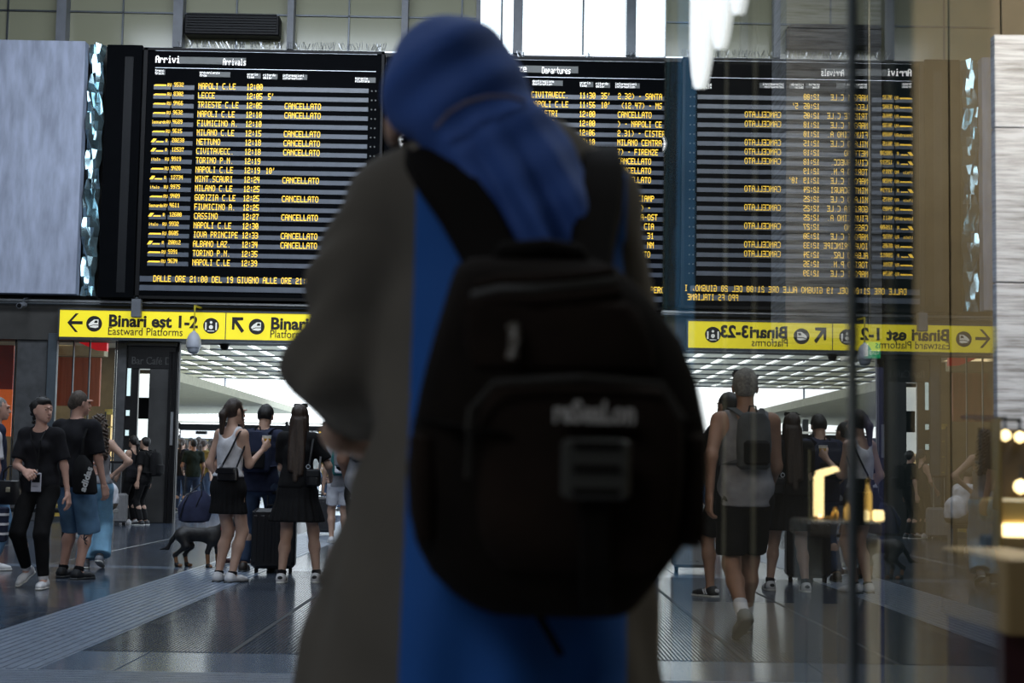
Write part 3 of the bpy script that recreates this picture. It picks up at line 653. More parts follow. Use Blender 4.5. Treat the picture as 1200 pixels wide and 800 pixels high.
for a in (198, 202, 205.5): box('door_post', (pxl(a) - .03, -.06, 0), (pxl(a) + .02, .1, z_lint - .2), M_black, cf)
box('handle', (pxl(202) - .02, -.09, 1.4), (pxl(202) + .03, -.03, 2.0), M_steel, cf)
ftext('fascia_text', 'Bar Café D', .2, mat('fascia_letter', (.06, .06, .06), .4), wallM(pxl(151), -.01, fz + .08), cf, .006, 0, .8)
t = empty('cafe_interior', (at(166, 500, WY + .9).x, WY + .9, 0)); tag(t, 'bright white lit cafe interior seen through the narrow door gap', 'cafe interior')
box('back_panel', (-.6, .2, 1.5), (.6, .25, 3.2), M_lit2, t); box('screen', (-.1, .1, 1.9), (.1, .16, 2.3), M_dark, t); box('serving_counter', (-.6, -.2, 0), (.6, .2, 1.1), M_dark, t); box('menu_board', (-.25, .05, 2.75), (.3, .12, 3.0), mat('cream', (.6, .5, .35), .6), t)  # back panel glows to stand for the light inside the cafe
M_lcd = mat('price_card', (.7, .9, .9), .4, emit=(.8, 1, 1), es=.5)
for i in range(4): tag(box('price_card', (at(149, 500, WY).x, WY - .13, 1.2 + i * .36), (at(153, 500, WY).x, WY - .11, 1.2 + i * .36 + (.5 if i == 3 else .1)), M_lcd), ['lowest small lit card beside the cafe door', 'second lowest small lit card beside the cafe door', 'third small lit card beside the cafe door', 'tall lit card beside the cafe door, topmost'][i], 'card')

# --- outside: platforms
out = box('ground', (-60, 33.9, -.3), (60, 160, 0.0), mat('platform_paving', (.6, .61, .6), .45, var=.2, scale=1)); tag(out, kind='structure')
M_can = mat('canopy_white', (.75, .73, .66), .6)
cn = empty('platform_canopy', (0, 0, 0)); tag(cn, 'white slatted canopy over the platforms beyond the doorway', 'canopy')
box('canopy_beam', (-16, 41, 4.7), (-1, 41.15, 4.85), M_can, cn); box('canopy_beam', (-16, 63.8, 4.7), (-1, 64, 4.85), M_can, cn)
slm = None
for i in range(17):
    x = -15.8 + i * .9
    if slm is None:
        s_ = MB().box((0, 41, 4.64), (.66, 64, 4.69)).build('canopy_slat', mat('slat', (.85, .82, .72), .6), cn); slm = s_.data; s_.location.x = x
    else:
        s_ = bpy.data.objects.new('canopy_slat', slm); COL.objects.link(s_); s_.parent = cn; s_.location.x = x
mb = MB()
for i in range(9): mb.tube([(-15.5 + i * 0.2, 41 + i * 2.6, 4.5), (-2, 41 + i * 2.6, 4.5)], .03, 6)
mb.build('canopy_tie', M_dsteel, cn)
c2_ = empty('platform_roof', (0, 0, 0)); tag(c2_, 'low cream roof slab of the left platform descending to the right', 'canopy')
mb = MB(); a = [at(200, 452, 40), at(200, 484, 40), at(268, 488, 70), at(300, 474, 70)]
mb.V += [(-17, 36, 3.2), (-9.2, 36, 3.35), (-10.3, 75, 3.55), (-22, 75, 3.3), (-17, 36, 3.6), (-9.2, 36, 3.62), (-10.3, 75, 3.82), (-22, 75, 3.7)]
mb.F += [(0, 1, 2, 3), (7, 6, 5, 4), (0, 4, 5, 1), (1, 5, 6, 2), (2, 6, 7, 3), (3, 7, 4, 0)]; mb.build('roof_slab', mat('roof_cream', (.42, .4, .3), .7), c2_)
for y in (40, 52, 66): box('roof_post', (-12.2, y, 0), (-11.95, y + .25, 3.4), M_post, c2_)
gt = empty('ticket_gates', (0, 44, 0)); tag(gt, 'row of ticket gates with dark header beam beyond the doorway', 'ticket gate')
at2 = lambda x, y: at(x, y, 44)
bx = lambda n, x0, y0, x1, y1, m, y=0, d=.2: box(n, (at2(x0, y0).x, y, at2(x0, y1).z), (at2(x1, y0).x, y + d, at2(x0, y0).z), m, gt)
bx('header_beam', 200, 496, 700, 503, M_dark); bx('light_rail', 200, 492.5, 700, 495, M_signw, -.05, .1)
bx('lower_beam', 200, 514, 700, 517.5, mat('gate_brass', (.3, .25, .1), .5), -.05, .1)
M_scr = mat('gate_screen', (.8, .85, .9), .4, emit=(.85, .92, 1), es=.9)
for a, b in ((212, 262), (270, 320), (340, 372), (384, 440)):
    bx('gate_screen', a, 504, b, 513, M_scr); bx('gate_screen', a, 518.5, b, 528, M_scr)
    bx('gate_post', a - 5, 494, a - 2, 600, M_dark, -.1, .3)
    bx('red_strip', a, 528, b, 530, mat('red_strip', (.5, .03, .05), .5), -.02, .1)
bx('gate_monitor', 231, 505, 243, 508.5, M_dark, -.2)
mb = MB(); mb.V = []; q = at2(205, 510); dots(mb, '3', q.x, q.z, -.02, .16, .2, 1.4); mb.build('gate_number', M_wled, gt)
mb = MB(); q = at2(374, 510.5)
dots(mb, '*-ENTRATA', q.x, q.z, -.03, .062 * 1.0, .14, 1.2); tag(mb.build('gate_text', M_amber, gt), kind='stuff')
# catenary mast far away
t = empty('catenary_mast', (at(262, 500, 90).x, 90, 0)); tag(t, 'thin overhead line mast beyond the platforms', 'mast')
mb = MB(); mb.tube([(0, 0, 0), (0, 0, 8)], .06, 6); mb.build('mast_pole', M_post, t); mb = MB(); mb.tube([(0, 0, 6.3), (2.2, 0, 6.6)], .04, 6); mb.build('mast_arm', M_post, t)
# ---------------------------------------------------------------- people
V3 = lambda *a: np.array(a, float)
def ik(a, c, l1, l2, pole):
    a = np.array(a, float); c = np.array(c, float); d = c - a; D = np.linalg.norm(d); Dm = min(D, (l1 + l2) * .998); u = d / max(D, 1e-6)
    c2 = a + u * Dm; x = (l1 * l1 - l2 * l2 + Dm * Dm) / (2 * Dm); h = math.sqrt(max(l1 * l1 - x * x, 0))
    p = np.array(pole, float); p = p - u * (p @ u); p /= max(np.linalg.norm(p), 1e-6)
    return a + u * x + p * h, c2
def rotz(a): c, s = math.cos(a), math.sin(a); return np.array([[c, -s, 0], [s, c, 0], [0, 0, 1]])
def rotx(a): c, s = math.cos(a), math.sin(a); return np.array([[1, 0, 0], [0, c, -s], [0, s, c]])
def roty(a): c, s = math.cos(a), math.sin(a); return np.array([[c, 0, s], [0, 1, 0], [-s, 0, c]])
skins = {}
def skin(t):
    if t not in skins: skins[t] = mat('skin_' + t, {'light': (.52, .33, .25), 'pink': (.55, .32, .25), 'tan': (.33, .18, .12), 'mid': (.42, .26, .19)}[t], rough=.55, var=.08, scale=12)
    return skins[t]
M_hairs = {'brown': mat('brown_hair', (.035, .02, .014), .5, var=.5, scale=30, stretch=(6, 6, .8), bump=.6), 'black': mat('black_hair', (.008, .007, .007), .45, var=.5, scale=30, stretch=(6, 6, .8), bump=.6),
           'grey': mat('grey_hair', (.2, .19, .18), .7, var=.4, scale=60, bump=.4), 'dgrey': mat('dark_grey_hair', (.07, .055, .045), .8, var=.4, scale=60, bump=.3), 'long': mat('dark_brown_hair', (.028, .016, .011), .45, var=.6, scale=30, stretch=(6, 6, .6), bump=.6), 'curl': mat('curly_hair', (.05, .032, .022), .6, var=.6, scale=25, bump=.8)}
M_eye = mat('eye', (.02, .015, .012), .2); M_lip = mat('lip', (.35, .1, .09), .5); M_eyew = mat('eye_white', (.6, .58, .55), .3)
def hand_prims(w, d, n, side, curl=0.4, s=1.0):
    """w wrist, d direction of the hand, n palm normal (towards what it holds)"""
    w = np.array(w, float); d = np.array(d, float); d /= np.linalg.norm(d); n = np.array(n, float); n -= d * (n @ d); n /= np.linalg.norm(n); t = np.cross(d, n) * side
    P_ = []; pr = P_.append
    pr(capsule(w - d * .03 * s, w + d * .01 * s, .026 * s, .027 * s, flat=.75, flat_ax=n))
    c = w + d * .05 * s
    for q in (-.03, -.01, .01, .03): pr(capsule(w + d * .01 * s + t * q * .6 * s, w + d * .085 * s + t * q * s, .0165 * s, .0135 * s, flat=.85, flat_ax=n, k=.02))
    for i, (q, L) in enumerate(((-.032, .056), (-.0115, .072), (.0095, .078), (.0305, .07))):
        b = w + d * .083 * s + t * q * s; a = 0.15 + curl * .5; r = .0088 * s
        for k_, (f, ra) in enumerate(((.45, 1), (.32, .93), (.23, .85))):
            dd = d * math.cos(a) + n * math.sin(a); e = b + dd * L * f * s; pr(capsule(b, e, r, r * .93, k=.008)); b = e; r *= .93; a += curl * 1.15
    b = w + d * .025 * s + t * .03 * s; dd = d * .62 + t * .62 + n * (.25 + .3 * curl); dd /= np.linalg.norm(dd); e = b + dd * .042 * s; pr(capsule(b, e, .0135 * s, .0115 * s, k=.012))
    dd = d * .9 + t * .15 + n * (.2 + .6 * curl); dd /= np.linalg.norm(dd); pr(capsule(e, e + dd * .034 * s, .011 * s, .009 * s, k=.008))
    return P_
def folds(amp, f=22.0, seed=0.0, zf=1.0):
    def g(V):
        x, y, z = V[:, 0], V[:, 1], V[:, 2]
        d = np.sin(f * (x * .9 + z * .5 * zf) + 3 * np.sin(f * .4 * z + seed)) * np.sin(f * .8 * (y + .4 * z * zf) + seed * 1.7 + 2 * np.sin(f * .5 * x)) + .4 * np.sin(f * 2.1 * (x + y - .6 * z) + seed)
        c = V.mean(0); r = V - c; r[:, 2] *= .1; L = np.linalg.norm(r, axis=1, keepdims=True) + 1e-6
        return V + r / L * (amp * d)[:, None]
    return g
def pleats(amp, n, ctr, z0, z1):
    def g(V):
        a = np.arctan2(V[:, 1] - ctr[1], V[:, 0] - ctr[0]); t = np.clip((z0 - V[:, 2]) / (z0 - z1), 0, 1)
        r = V - np.array([ctr[0], ctr[1], 0]); r[:, 2] = 0; L = np.linalg.norm(r, axis=1, keepdims=True) + 1e-6
        return V + r / L * (amp * t * np.sin(a * n + 1.3 * np.sin(a * 3)))[:, None]
    return g
def person(label, x, y, rz, h=1.7, feet=((-.10, 0, 0, 0), (.10, 0, 0, 0)), hands=None, curl=(.45, .45), palm=None, lean=(0, 0), side=0.0, hyaw=0, hpitch=0, twist=0, fem=False, bulk=1.0,
           tone='light', top=None, bottom=None, hair=None, shoes=None, socks=None, res=.017, drop=0.02, hip=None, group=None, sit=None, detail=True):
    s = h / 1.7; root = empty('person', (x, y, 0), rz); tag(root, label, 'person', group); I = {}
    hz_ = (sit if sit is not None else .90 - drop)
    fx = (feet[0][0] + feet[1][0]) / 2; fy = (feet[0][1] + feet[1][1]) / 2
    Pv = V3(fx, fy, hz_) if hip is None else V3(hip[0], hip[1], hz_)
    hw = .088 if not fem else .092
    N = Pv + V3(side, lean[0], .515 + lean[1]); Rt = rotz(twist)
    sw = (.17 if not fem else .148) * (0.5 + 0.5 * bulk)
    SL = N + Rt @ V3(-sw, 0, -.035); SR = N + Rt @ V3(sw, 0, -.035); C_ = (Pv * .28 + N * .72) + V3(0, -.005, 0); W_ = Pv * .62 + N * .38
    HpL = Pv + V3(-hw, 0, 0); HpR = Pv + V3(hw, 0, 0)
    legs = []
    for hp, ft, sd in ((HpL, feet[0], -1), (HpR, feet[1], 1)):
        toe = ft[3] if len(ft) > 3 else 0; pit = ft[4] if len(ft) > 4 else 0       # toe-out, heel lift
        Rf = rotz(-toe * sd) @ rotx(-pit); ank = V3(ft[0], ft[1], ft[2]) + Rf @ V3(0, 0, .085) - Rf @ V3(0, 0, 0)
        if pit > 0: ank = V3(ft[0], ft[1], ft[2]) + V3(0, .13, 0) + Rf @ V3(0, -.13, .085)
        kn, an = ik(hp, ank, .43, .40, (ft[5] if len(ft) > 5 else 0, 1, 0.1)); legs.append((hp, kn, ank, Rf, sd))
    hd = hands or ((-.24, .02, .80), (.24, .02, .80)); arms = []
    for sh_, hh, sd in ((SL, hd[0], -1), (SR, hd[1], 1)):
        pole = hh[3:6] if len(hh) >= 6 else (sd * .5, -1, -.3)
        el, wr = ik(sh_, Pv * [1, 1, 0] + V3(*hh[:3]) if False else V3(fx, fy, 0) + V3(*hh[:3]), .285, .25, pole); arms.append((sh_, el, wr, sd))
    Rh = rotz(hyaw) @ rotx(hpitch); Hc = N + V3(0, .015, .085) + Rh @ V3(0, .015, .10)
    b = bulk; f = 1.0 if not fem else .9
    body = [ellip(Pv + V3(0, -.01, .03), (.155 * (1.04 if fem else 1), .108 * b, .12)), capsule(W_ - [0, 0, .06], C_, .122 * b * f, .142 * b * f, flat=.74), capsule(C_, N - V3(0, 0, .07), .145 * b * f, .11, flat=.62),
            capsule(SL + (N - SL) * .12, SR + (N - SR) * .12, .056), capsule(N - V3(0, 0, .05), Hc - Rh @ V3(0, .02, .04), .058 * f, .052 * f)]
    for sh_, el, wr, sd in arms: body += [capsule(sh_, el, .05 * b * f, .037 * f), capsule(el, wr, .038 * f, .026 * f)]
    for hp, kn, an, Rf, sd in legs:
        body += [capsule(hp - V3(0, 0, .0), kn, .082 * b, .054), capsule(kn, kn * .65 + an * .35 - V3(0, .012, 0), .052, .053), capsule(kn * .65 + an * .35 - V3(0, .012, 0), an, .053, .034), capsule(an - Rf @ V3(0, .02, .03), an + Rf @ V3(0, .12, -.055), .032, .024)]
    R3 = Rh; e = lambda p: Hc + R3 @ V3(*p)
    head = [ellip(e((0, -.012, .02)), (.073, .092, .090), R3.T, k=.03), ellip(e((0, .028, -.045)), (.052, .062, .062), R3.T, k=.03), ellip(e((0, .062, -.088)), (.022, .02, .018), R3.T, k=.03)]
    if detail:
        head += [capsule(e((0, .083, .012)), e((0, .103, -.026)), .008, .013, k=.012), ellip(e((0, .094, -.032)), (.016, .012, .009), R3.T, k=.008), ellip(e((0, .084, .026)), (.045, .012, .01), R3.T, k=.015),
                 ellip(e((-.028, .084, .008)), (.015, .012, .01), R3.T, k=.012, sub=True), ellip(e((.028, .084, .008)), (.015, .012, .01), R3.T, k=.012, sub=True),
                 ellip(e((-.074, -.008, -.008)), (.01, .02, .032), R3.T, k=.006), ellip(e((.074, -.008, -.008)), (.01, .02, .032), R3.T, k=.006), ellip(e((0, .084, -.06)), (.022, .012, .010), R3.T, k=.008)]
    hp_ = []
    for i, (sh_, el, wr, sd) in enumerate(arms):
        d = (wr - el); d /= np.linalg.norm(d); n_ = palm[i] if palm else (-sd, .15, 0)
        hp_.append(hand_prims(wr, d, n_, sd, curl[i]))
    parts = [sdf_np(body, res, .035)]
    parts.append(sdf_np(head + [capsule(N - V3(0, 0, .0), Hc - Rh @ V3(0, .02, .04), .055 * f, .052 * f)], .0065 if detail else .011, .02))
    for q in hp_: parts.append(sdf_np(q, .0052 if detail else .009, .006))
    def fin(o): o.scale = (1, 1, 1); o.data.transform(Matrix.Scale(s, 4)); return o
    bo = fin(npmesh('body', parts, skin(tone), root))
    if detail:
        for q in (-.028, .028):
            eo = fin(npmesh('eye', [sdf_np([ellip(e((q, .078, .007)), (.0105, .008, .006), R3.T)], .003, .002)], M_eye, bo))
            br_ = fin(npmesh('eyebrow', [sdf_np([capsule(e((q * .5, .087, .027)), e((q * 1.4, .072, .027)), .0028)], .004, .002)], M_hairs['brown'], bo))
        fin(npmesh('lips', [sdf_np([ellip(e((0, .09, -.060)), (.022, .008, .0075), R3.T)], .004, .002)], M_lip, bo))
    # --- clothes
    def torso(inf, z_low=None, wide=0.0):
        return [ellip(Pv + V3(0, -.01, .05), (.162 + inf + wide, .112 * b + inf + wide, .13)), capsule(W_ - [0, 0, .08], C_, .126 * b * f + inf + wide, .146 * b * f + inf, flat=.76), capsule(C_, N - V3(0, 0, .065), .148 * b * f + inf, .115 + inf, flat=.64),
                capsule(SL + (N - SL) * .12, SR + (N - SR) * .12, .06 + inf * .6)]
    if fem: bust = [ellip(C_ + Rt @ V3(q, .085, -.005), (.058, .045, .055)) for q in (-.06, .06)]
    else: bust = []
    I.update(Pv=Pv * s, N=N * s, SL=SL * s, SR=SR * s, C=C_ * s, Hc=Hc * s, R=Rh, arms=[(a * s, b_ * s, c_ * s) for a, b_, c_, _ in arms], legs=[(a * s, b_ * s, c_ * s) for a, b_, c_, _, _ in legs], root=root, s=s, body=bo)
    if top:
        kind, m, L = top[0], top[1], (top[2] if len(top) > 2 else .0)      # L: hem below the pelvis centre
        pr = torso(.012, wide=.006) + bust + ([capsule(Pv + V3(0, -.01, .12), Pv + V3(0, -.01, -L - .02), .158 + .01 * b, .162 + .012 * b, flat=.76)] if L > -.04 else []) + [plane_cut(Pv - V3(0, 0, L), (0, 0, -1))]
        if kind in ('tee', 'long'):
            for sh_, el, wr, sd in arms:
                if kind == 'tee': pr.append(capsule(sh_, sh_ + (el - sh_) * (top[3] if len(top) > 3 else .72), .062 * b, .066 * b, cap=1, k=.04))
                else: pr += [capsule(sh_, el, .06 * b, .05), capsule(el, el + (wr - el) * .93, .05, .038, cap=1)]
            pr.append(ellip(N + V3(0, .03, .03), (.07, .075, .05), k=.01, sub=True))
        elif kind == 'tank':
            for sd, sh_ in ((-1, SL), (1, SR)): pr.append(ellip(sh_ + V3(sd * .02, 0, -.015), (.07, .16, .115), k=.02, sub=True))
            pr.append(ellip(N + V3(0, -.01, .0), (.075, .17, .075), k=.02, sub=True))
        pr = [p for p in pr if not p.get('cut')] + [p for p in pr if p.get('cut')]
        g_ = fin(npmesh('shirt' if kind != 'tank' else 'tank_top', [sdf_np(pr, .012, .03)], m, root, folds(.005, 24, x + y)))
    if bottom:
        kind, m = bottom[0], bottom[1]; pr = [ellip(Pv + V3(0, -.012, .02), (.168, .122 * b, .15)), capsule(HpL - V3(0, 0, .02), HpR - V3(0, 0, .02), .095)]
        if kind in ('trousers', 'wide', 'shorts', 'leggings'):
            r1, r2, r3 = {'trousers': (.092, .068, .06), 'wide': (.095, .095, .11), 'shorts': (.095, .09, .09), 'leggings': (.092, .068, .05)}[kind]
            for hp, kn, an, Rf, sd in legs:
                fr2 = bottom[2] if len(bottom) > 2 else .9
                if kind == 'shorts': pr.append(capsule(hp, hp + (kn - hp) * fr2, r1 * b, r2 * b, cap=1))
                else: pr += [capsule(hp, kn, r1 * b, r2 * b), capsule(kn, kn + (an - kn) * (.97 if kind != 'leggings' else .93), r2 * b, r3, cap=1, k=.02)]
            pr.append(plane_cut(Pv + V3(0, 0, .12), (0, 0, 1)))
            fin(npmesh({'shorts': 'shorts', 'leggings': 'leggings'}.get(kind, 'trousers'), [sdf_np(pr, .012, .022)], m, root, folds(.004, 26, x * 2 + y)))
        else:
            Lh = bottom[2]; rw = bottom[3]; top_ = Pv + V3(0, 0, .16); bt = Pv - V3(0, -.01, Lh); pr += [capsule(top_, bt, .125, rw, flat=.8, cap=1, k=.05), plane_cut(bt, (0, 0, -1)), plane_cut(top_, (0, 0, 1))]
            fin(npmesh('skirt', [sdf_np(pr, .012, .03)], m, root, pleats(.012, 22, bt, top_[2] - .1, bt[2])))
    if shoes:
        ms, msol = shoes[0], shoes[1]
        for (hp, kn, an, Rf, sd) in legs:
            q = lambda a, b_, c_: an + Rf @ V3(a, b_, c_)
            pr = [capsule(q(0, -.035, -.045), q(0, .10, -.055), .042, .036, flat=.9, flat_ax=(0, 0, 1)), capsule(q(0, .1, -.058), q(0, .165, -.062), .036, .028), capsule(q(0, -.03, -.04), q(0, -.015, .0), .04, .04, cap=1)]
            cut = plane_cut(q(0, 0, -.07), Rf @ V3(0, 0, -1))
            so = fin(npmesh('shoe', [sdf_np(pr + [cut], .008, .03)], ms, root))
            fin(npmesh('sole', [sdf_np([capsule(q(0, -.045, -.07), q(0, .1, -.07), .045, .041), capsule(q(0, .1, -.07), q(0, .172, -.07), .041, .03), plane_cut(q(0, 0, -.066), Rf @ V3(0, 0, 1)), plane_cut(q(0, 0, -.085), Rf @ V3(0, 0, -1))], .007, .02)], msol, so))
            if len(shoes) > 2: tag(fin(npmesh('shoe_stripe', [sdf_np([capsule(q(-.045, .0, -.055), q(-.03, .03, -.02), .008), capsule(q(.045, .0, -.055), q(.03, .03, -.02), .008), capsule(q(-.04, .03, -.055), q(-.028, .055, -.025), .008), capsule(q(.04, .03, -.055), q(.028, .055, -.025), .008), ellip(q(0, -.072, -.03), (.025, .012, .02))], .006, .004)], shoes[2], so)), kind='stuff')
            if socks: fin(npmesh('sock', [sdf_np([capsule(q(0, 0, -.01), an + (kn - an) * socks[1], .041, .046, cap=2)], .01, .01)], socks[0], root))
            mbl = MB()
            for z in range(3): a = q(-.02, .035 + z * .022, -.012 - z * .011); c = q(.02, .04 + z * .022, -.012 - z * .011); mbl.tube([a * s, (a + c) / 2 * s + V3(0, 0, .006), c * s], .003, 5)
            mbl.build('laces', shoes[3] if len(shoes) > 3 else ms, so)
    if hair:
        st, hc = hair[0], M_hairs[hair[1]]
        base = [ellip(e((0, -.025, .031)), (.0805, .097, .093), R3.T)]
        frontcut = plane_cut(e((0, .052, .05)), R3 @ V3(0, 1, -.75)); low = plane_cut(e((0, -.03, -.05)), R3 @ V3(0, .25, -1))
        pr = []
        if st == 'short': pr = base + [ellip(e((0, -.05, -.01)), (.066, .06, .07), R3.T), frontcut, low]
        elif st == 'crop': pr = [ellip(e((0, -.020, .029)), (.077, .093, .089), R3.T), ellip(e((0, -.045, -.01)), (.066, .058, .06), R3.T), frontcut, low]
        elif st == 'pony': pr = base + [ellip(e((0, -.05, -.01)), (.066, .06, .06), R3.T), frontcut, capsule(e((0, -.10, .03)), e((0, -.135, -.05)), .03, .038), capsule(e((0, -.135, -.05)), e((0, -.125, -.22)), .038, .018), capsule(e((.06, .035, .02)), e((.072, .045, -.08)), .012, .006), capsule(e((-.06, .035, .02)), e((-.072, .045, -.08)), .012, .006)]
        elif st == 'long': pr = base + [frontcut, ellip(e((0, -.045, -.05)), (.085, .07, .1), R3.T), capsule(e((-.035, -.07, -.05)), V3(N[0] - .05, N[1] - .13, N[2] - .32), .055, .03), capsule(e((.035, -.07, -.05)), V3(N[0] + .05, N[1] - .13, N[2] - .36), .055, .028), capsule(e((0, -.075, -.05)), V3(N[0], N[1] - .13, N[2] - .42), .055, .03), capsule(e((.065, .0, .0)), e((.08, -.01, -.16)), .025, .02), capsule(e((-.065, .0, .0)), e((-.08, -.01, -.16)), .025, .02)]
        elif st == 'curly': pr = base + [frontcut] + [capsule(e((q * .05, -.06, -.02)), V3(N[0] + q * .08, N[1] - .09, N[2] - .16), .06, .05) for q in (-1, 0, 1)] + [ellip(e((q, r_, -.06)), (.035, .04, .09), R3.T) for q, r_ in ((-.07, -.02), (.07, -.02))]
        elif st == 'braid': pr = base + [ellip(e((0, .010, .080)), (.066, .055, .046), R3.T), frontcut, ellip(e((0, -.05, -.01)), (.07, .062, .065), R3.T)]
        pr = [p for p in pr if not p.get('cut')] + [p for p in pr if p.get('cut')] if st in ('short', 'crop') else pr
        # forehead cut only trims the cap, applied before later locks
        rr = random.Random(int(x * 100))
        def fuzz(V):
            am = .012 if st == 'curly' else .003; fq = 95 if st == 'curly' else 90
            n_ = (np.sin(V[:, 0] * fq + 2 + 2 * np.sin(V[:, 2] * 40)) * np.sin(V[:, 2] * fq + 3 * np.sin(V[:, 0] * 50)) + .5 * np.sin(V[:, 2] * 170 + V[:, 0] * 120)) if st == 'curly' else np.sin(V[:, 0] * fq + 2) * np.sin(V[:, 1] * fq) + np.sin(V[:, 2] * 12 + V[:, 0] * 40)
            r = V - Hc; r[:, 2] *= .2; L = np.linalg.norm(r, axis=1, keepdims=True) + 1e-6; return V + r / L * (am * n_)[:, None]
        hb = fin(npmesh('hair', [sdf_np(pr, .0075 if detail else .011, .02)], hc, root, fuzz)); I['hair'] = hb
        if st == 'braid':
            for q in (-1, 1):
                bp = []; p0 = e((q * .05, -.075, -.03)); p1 = V3(N[0] + q * .07, N[1] - .10, N[2] - .14)
                for k_ in range(9):
                    t = k_ / 8; c = p0 * (1 - t) + p1 * t; bp.append(ellip(c + V3(.006 * (-1) ** k_, 0, 0), (.02 - .008 * t, .018 - .007 * t, .019)))
                fin(npmesh('braid', [sdf_np(bp, .006, .004)], hc, hb))
            for k_ in range(5):
                q = (k_ - 2) * .028
                fin(npmesh('braid_row', [sdf_np([capsule(e((q, .04 - abs(q) * .4, .118 - abs(q) * .7)), e((q * 1.1, -.05, .128 - abs(q) * .7)), .010), capsule(e((q * 1.1, -.05, .128 - abs(q) * .7)), e((q, -.115, .04)), .010, .009)], .007, .003)], hc, hb))
    return I
def W(I, p):
    """local person point -> world"""
    r = I['root']; M = Matrix.Translation(r.location) @ Matrix.Rotation(r.rotation_euler.z, 4, 'Z'); return M @ Vector(tuple(p))

K_blk = cloth('black_cotton', (.012, .012, .015)); K_blk2 = cloth('black_fabric', (.008, .008, .009)); K_navy = cloth('navy_cotton', (.02, .025, .05)); K_wht = cloth('white_cotton', (.62, .62, .66)); K_grey = cloth('grey_cotton', (.25, .25, .27))
K_den = mat('denim', (.10, .20, .33), .9, var=.35, scale=5, bump=.2); K_lden = mat('light_denim', (.18, .36, .52), .9, var=.3, scale=5, bump=.2); K_dden = mat('dark_denim', (.025, .045, .09), .9, var=.35, scale=5, bump=.2)
K_shw = mat('white_leather', (.62, .62, .64), .5); K_shb = mat('black_mesh', (.012, .014, .018), .6); K_solew = mat('white_sole', (.6, .6, .58), .5); K_soleb = mat('dark_sole', (.05, .055, .06), .5); K_lea = mat('black_leather', (.01, .01, .012), .3)

def strap(name, pts, w, t, m, parent, nv=(0, -1, 0)):
    pts = [Vector(p) for p in pts]; wv = []
    for i in range(len(pts)):
        d = (pts[min(i + 1, len(pts) - 1)] - pts[max(i - 1, 0)]).normalized(); q = d.cross(Vector(nv)); wv.append(q if q.length > .01 else Vector((1, 0, 0)))
    mb = MB().ribbon(pts, wv, Vector(nv), w, t); return mb.build(name, m, parent, False)
def loft(name, rings, m, parent=None, n=32, p=2.6, smooth=True):
    """rings: (centre Vector, half x, half y) stacked in z, superellipse sections"""
    mb = MB()
    for c, a, b in rings:
        for j in range(n):
            t = 2 * PI * j / n; ct, st = math.cos(t), math.sin(t)
            mb.V.append((c[0] + a * math.copysign(abs(ct) ** (2 / p), ct), c[1] + b * math.copysign(abs(st) ** (2 / p), st), c[2]))
    for i in range(len(rings) - 1):
        for j in range(n):
            jj = (j + 1) % n; mb.F.append((i * n + j, i * n + jj, i * n + n + jj, i * n + n + j))
    mb.F.append(tuple(range(n - 1, -1, -1))); k = (len(rings) - 1) * n; mb.F.append(tuple(k + j for j in range(n)))
    return mb.build(name, m, parent, smooth)
def suitcase(label, x, y, rz, w, d, h, m, mh, hh=.4):
    t = empty('suitcase', (x, y, 0), rz); tag(t, label, 'suitcase'); z0 = .05
    n = 6; mb = MB(); mb.box((-w / 2, -d / 2, z0), (w / 2, d / 2, z0 + h), .035); mb.build('shell', m, t)
    for i in range(n):
        xx = -w / 2 + w * (i + .5) / n; mb = MB(); mb.box((xx - w / n * .28, -d / 2 - .006, z0 + .07), (xx + w / n * .28, -d / 2 + .01, z0 + h - .07), .003); mb.build('rib', m, t)
    for sx_ in (-1, 1):
        for sy_ in (-1, 1): mb = MB(); mb.tube([(sx_ * (w / 2 - .05) - .01, sy_ * (d / 2 - .05), .025), (sx_ * (w / 2 - .05) + .01, sy_ * (d / 2 - .05), .025)], .025, 12); mb.box((sx_ * (w / 2 - .05) - .012, sy_ * (d / 2 - .05) - .012, .03), (sx_ * (w / 2 - .05) + .012, sy_ * (d / 2 - .05) + .012, z0 + .01)); mb.build('wheel', M_black, t)
    if hh:
        mb = MB()
        for sx_ in (-1, 1): mb.tube([(sx_ * w * .2, d / 2 - .03, z0 + h), (sx_ * w * .2, d / 2 - .03, z0 + h + hh)], .008, 8)
        mb.build('telescopic_handle', mh, t); mb = MB(); mb.box((-w * .2 - .02, d / 2 - .045, z0 + h + hh - .01), (w * .2 + .02, d / 2 - .015, z0 + h + hh + .025), .006); mb.build('grip', M_black, t)
    mb = MB(); mb.tube([(-.08, 0, z0 + h), (-.07, 0, z0 + h + .03), (.07, 0, z0 + h + .03), (.08, 0, z0 + h)], .01, 8); mb.build('carry_handle', M_black, t); return t
GP = lambda px, py: gr(px, py)

# --- P1 woman in black tee walking at the left, head turned to her left
g = GP(35, 688)
def rzd(d): return math.radians(d)
A1 = person('woman in black t-shirt and black leggings with braided hair and white sneakers, head turned right', g.x, g.y, rzd(172), 1.64, feet=((-.17, .10, 0, .2), (.09, -.14, .03, .1, .45)), hands=((-.27, -.02, .80), (.02, .24, 1.03, .8, -.5, -.6)), curl=(.35, .7), palm=[(1, 0, 0), (-.2, -.6, -.6)],
    hyaw=rzd(62), fem=True, bulk=1.04, tone='pink', top=('tee', K_blk, .04, .8), bottom=('leggings', K_blk2), hair=('braid', 'black'), shoes=(K_shw, K_solew), socks=(K_wht, .12))
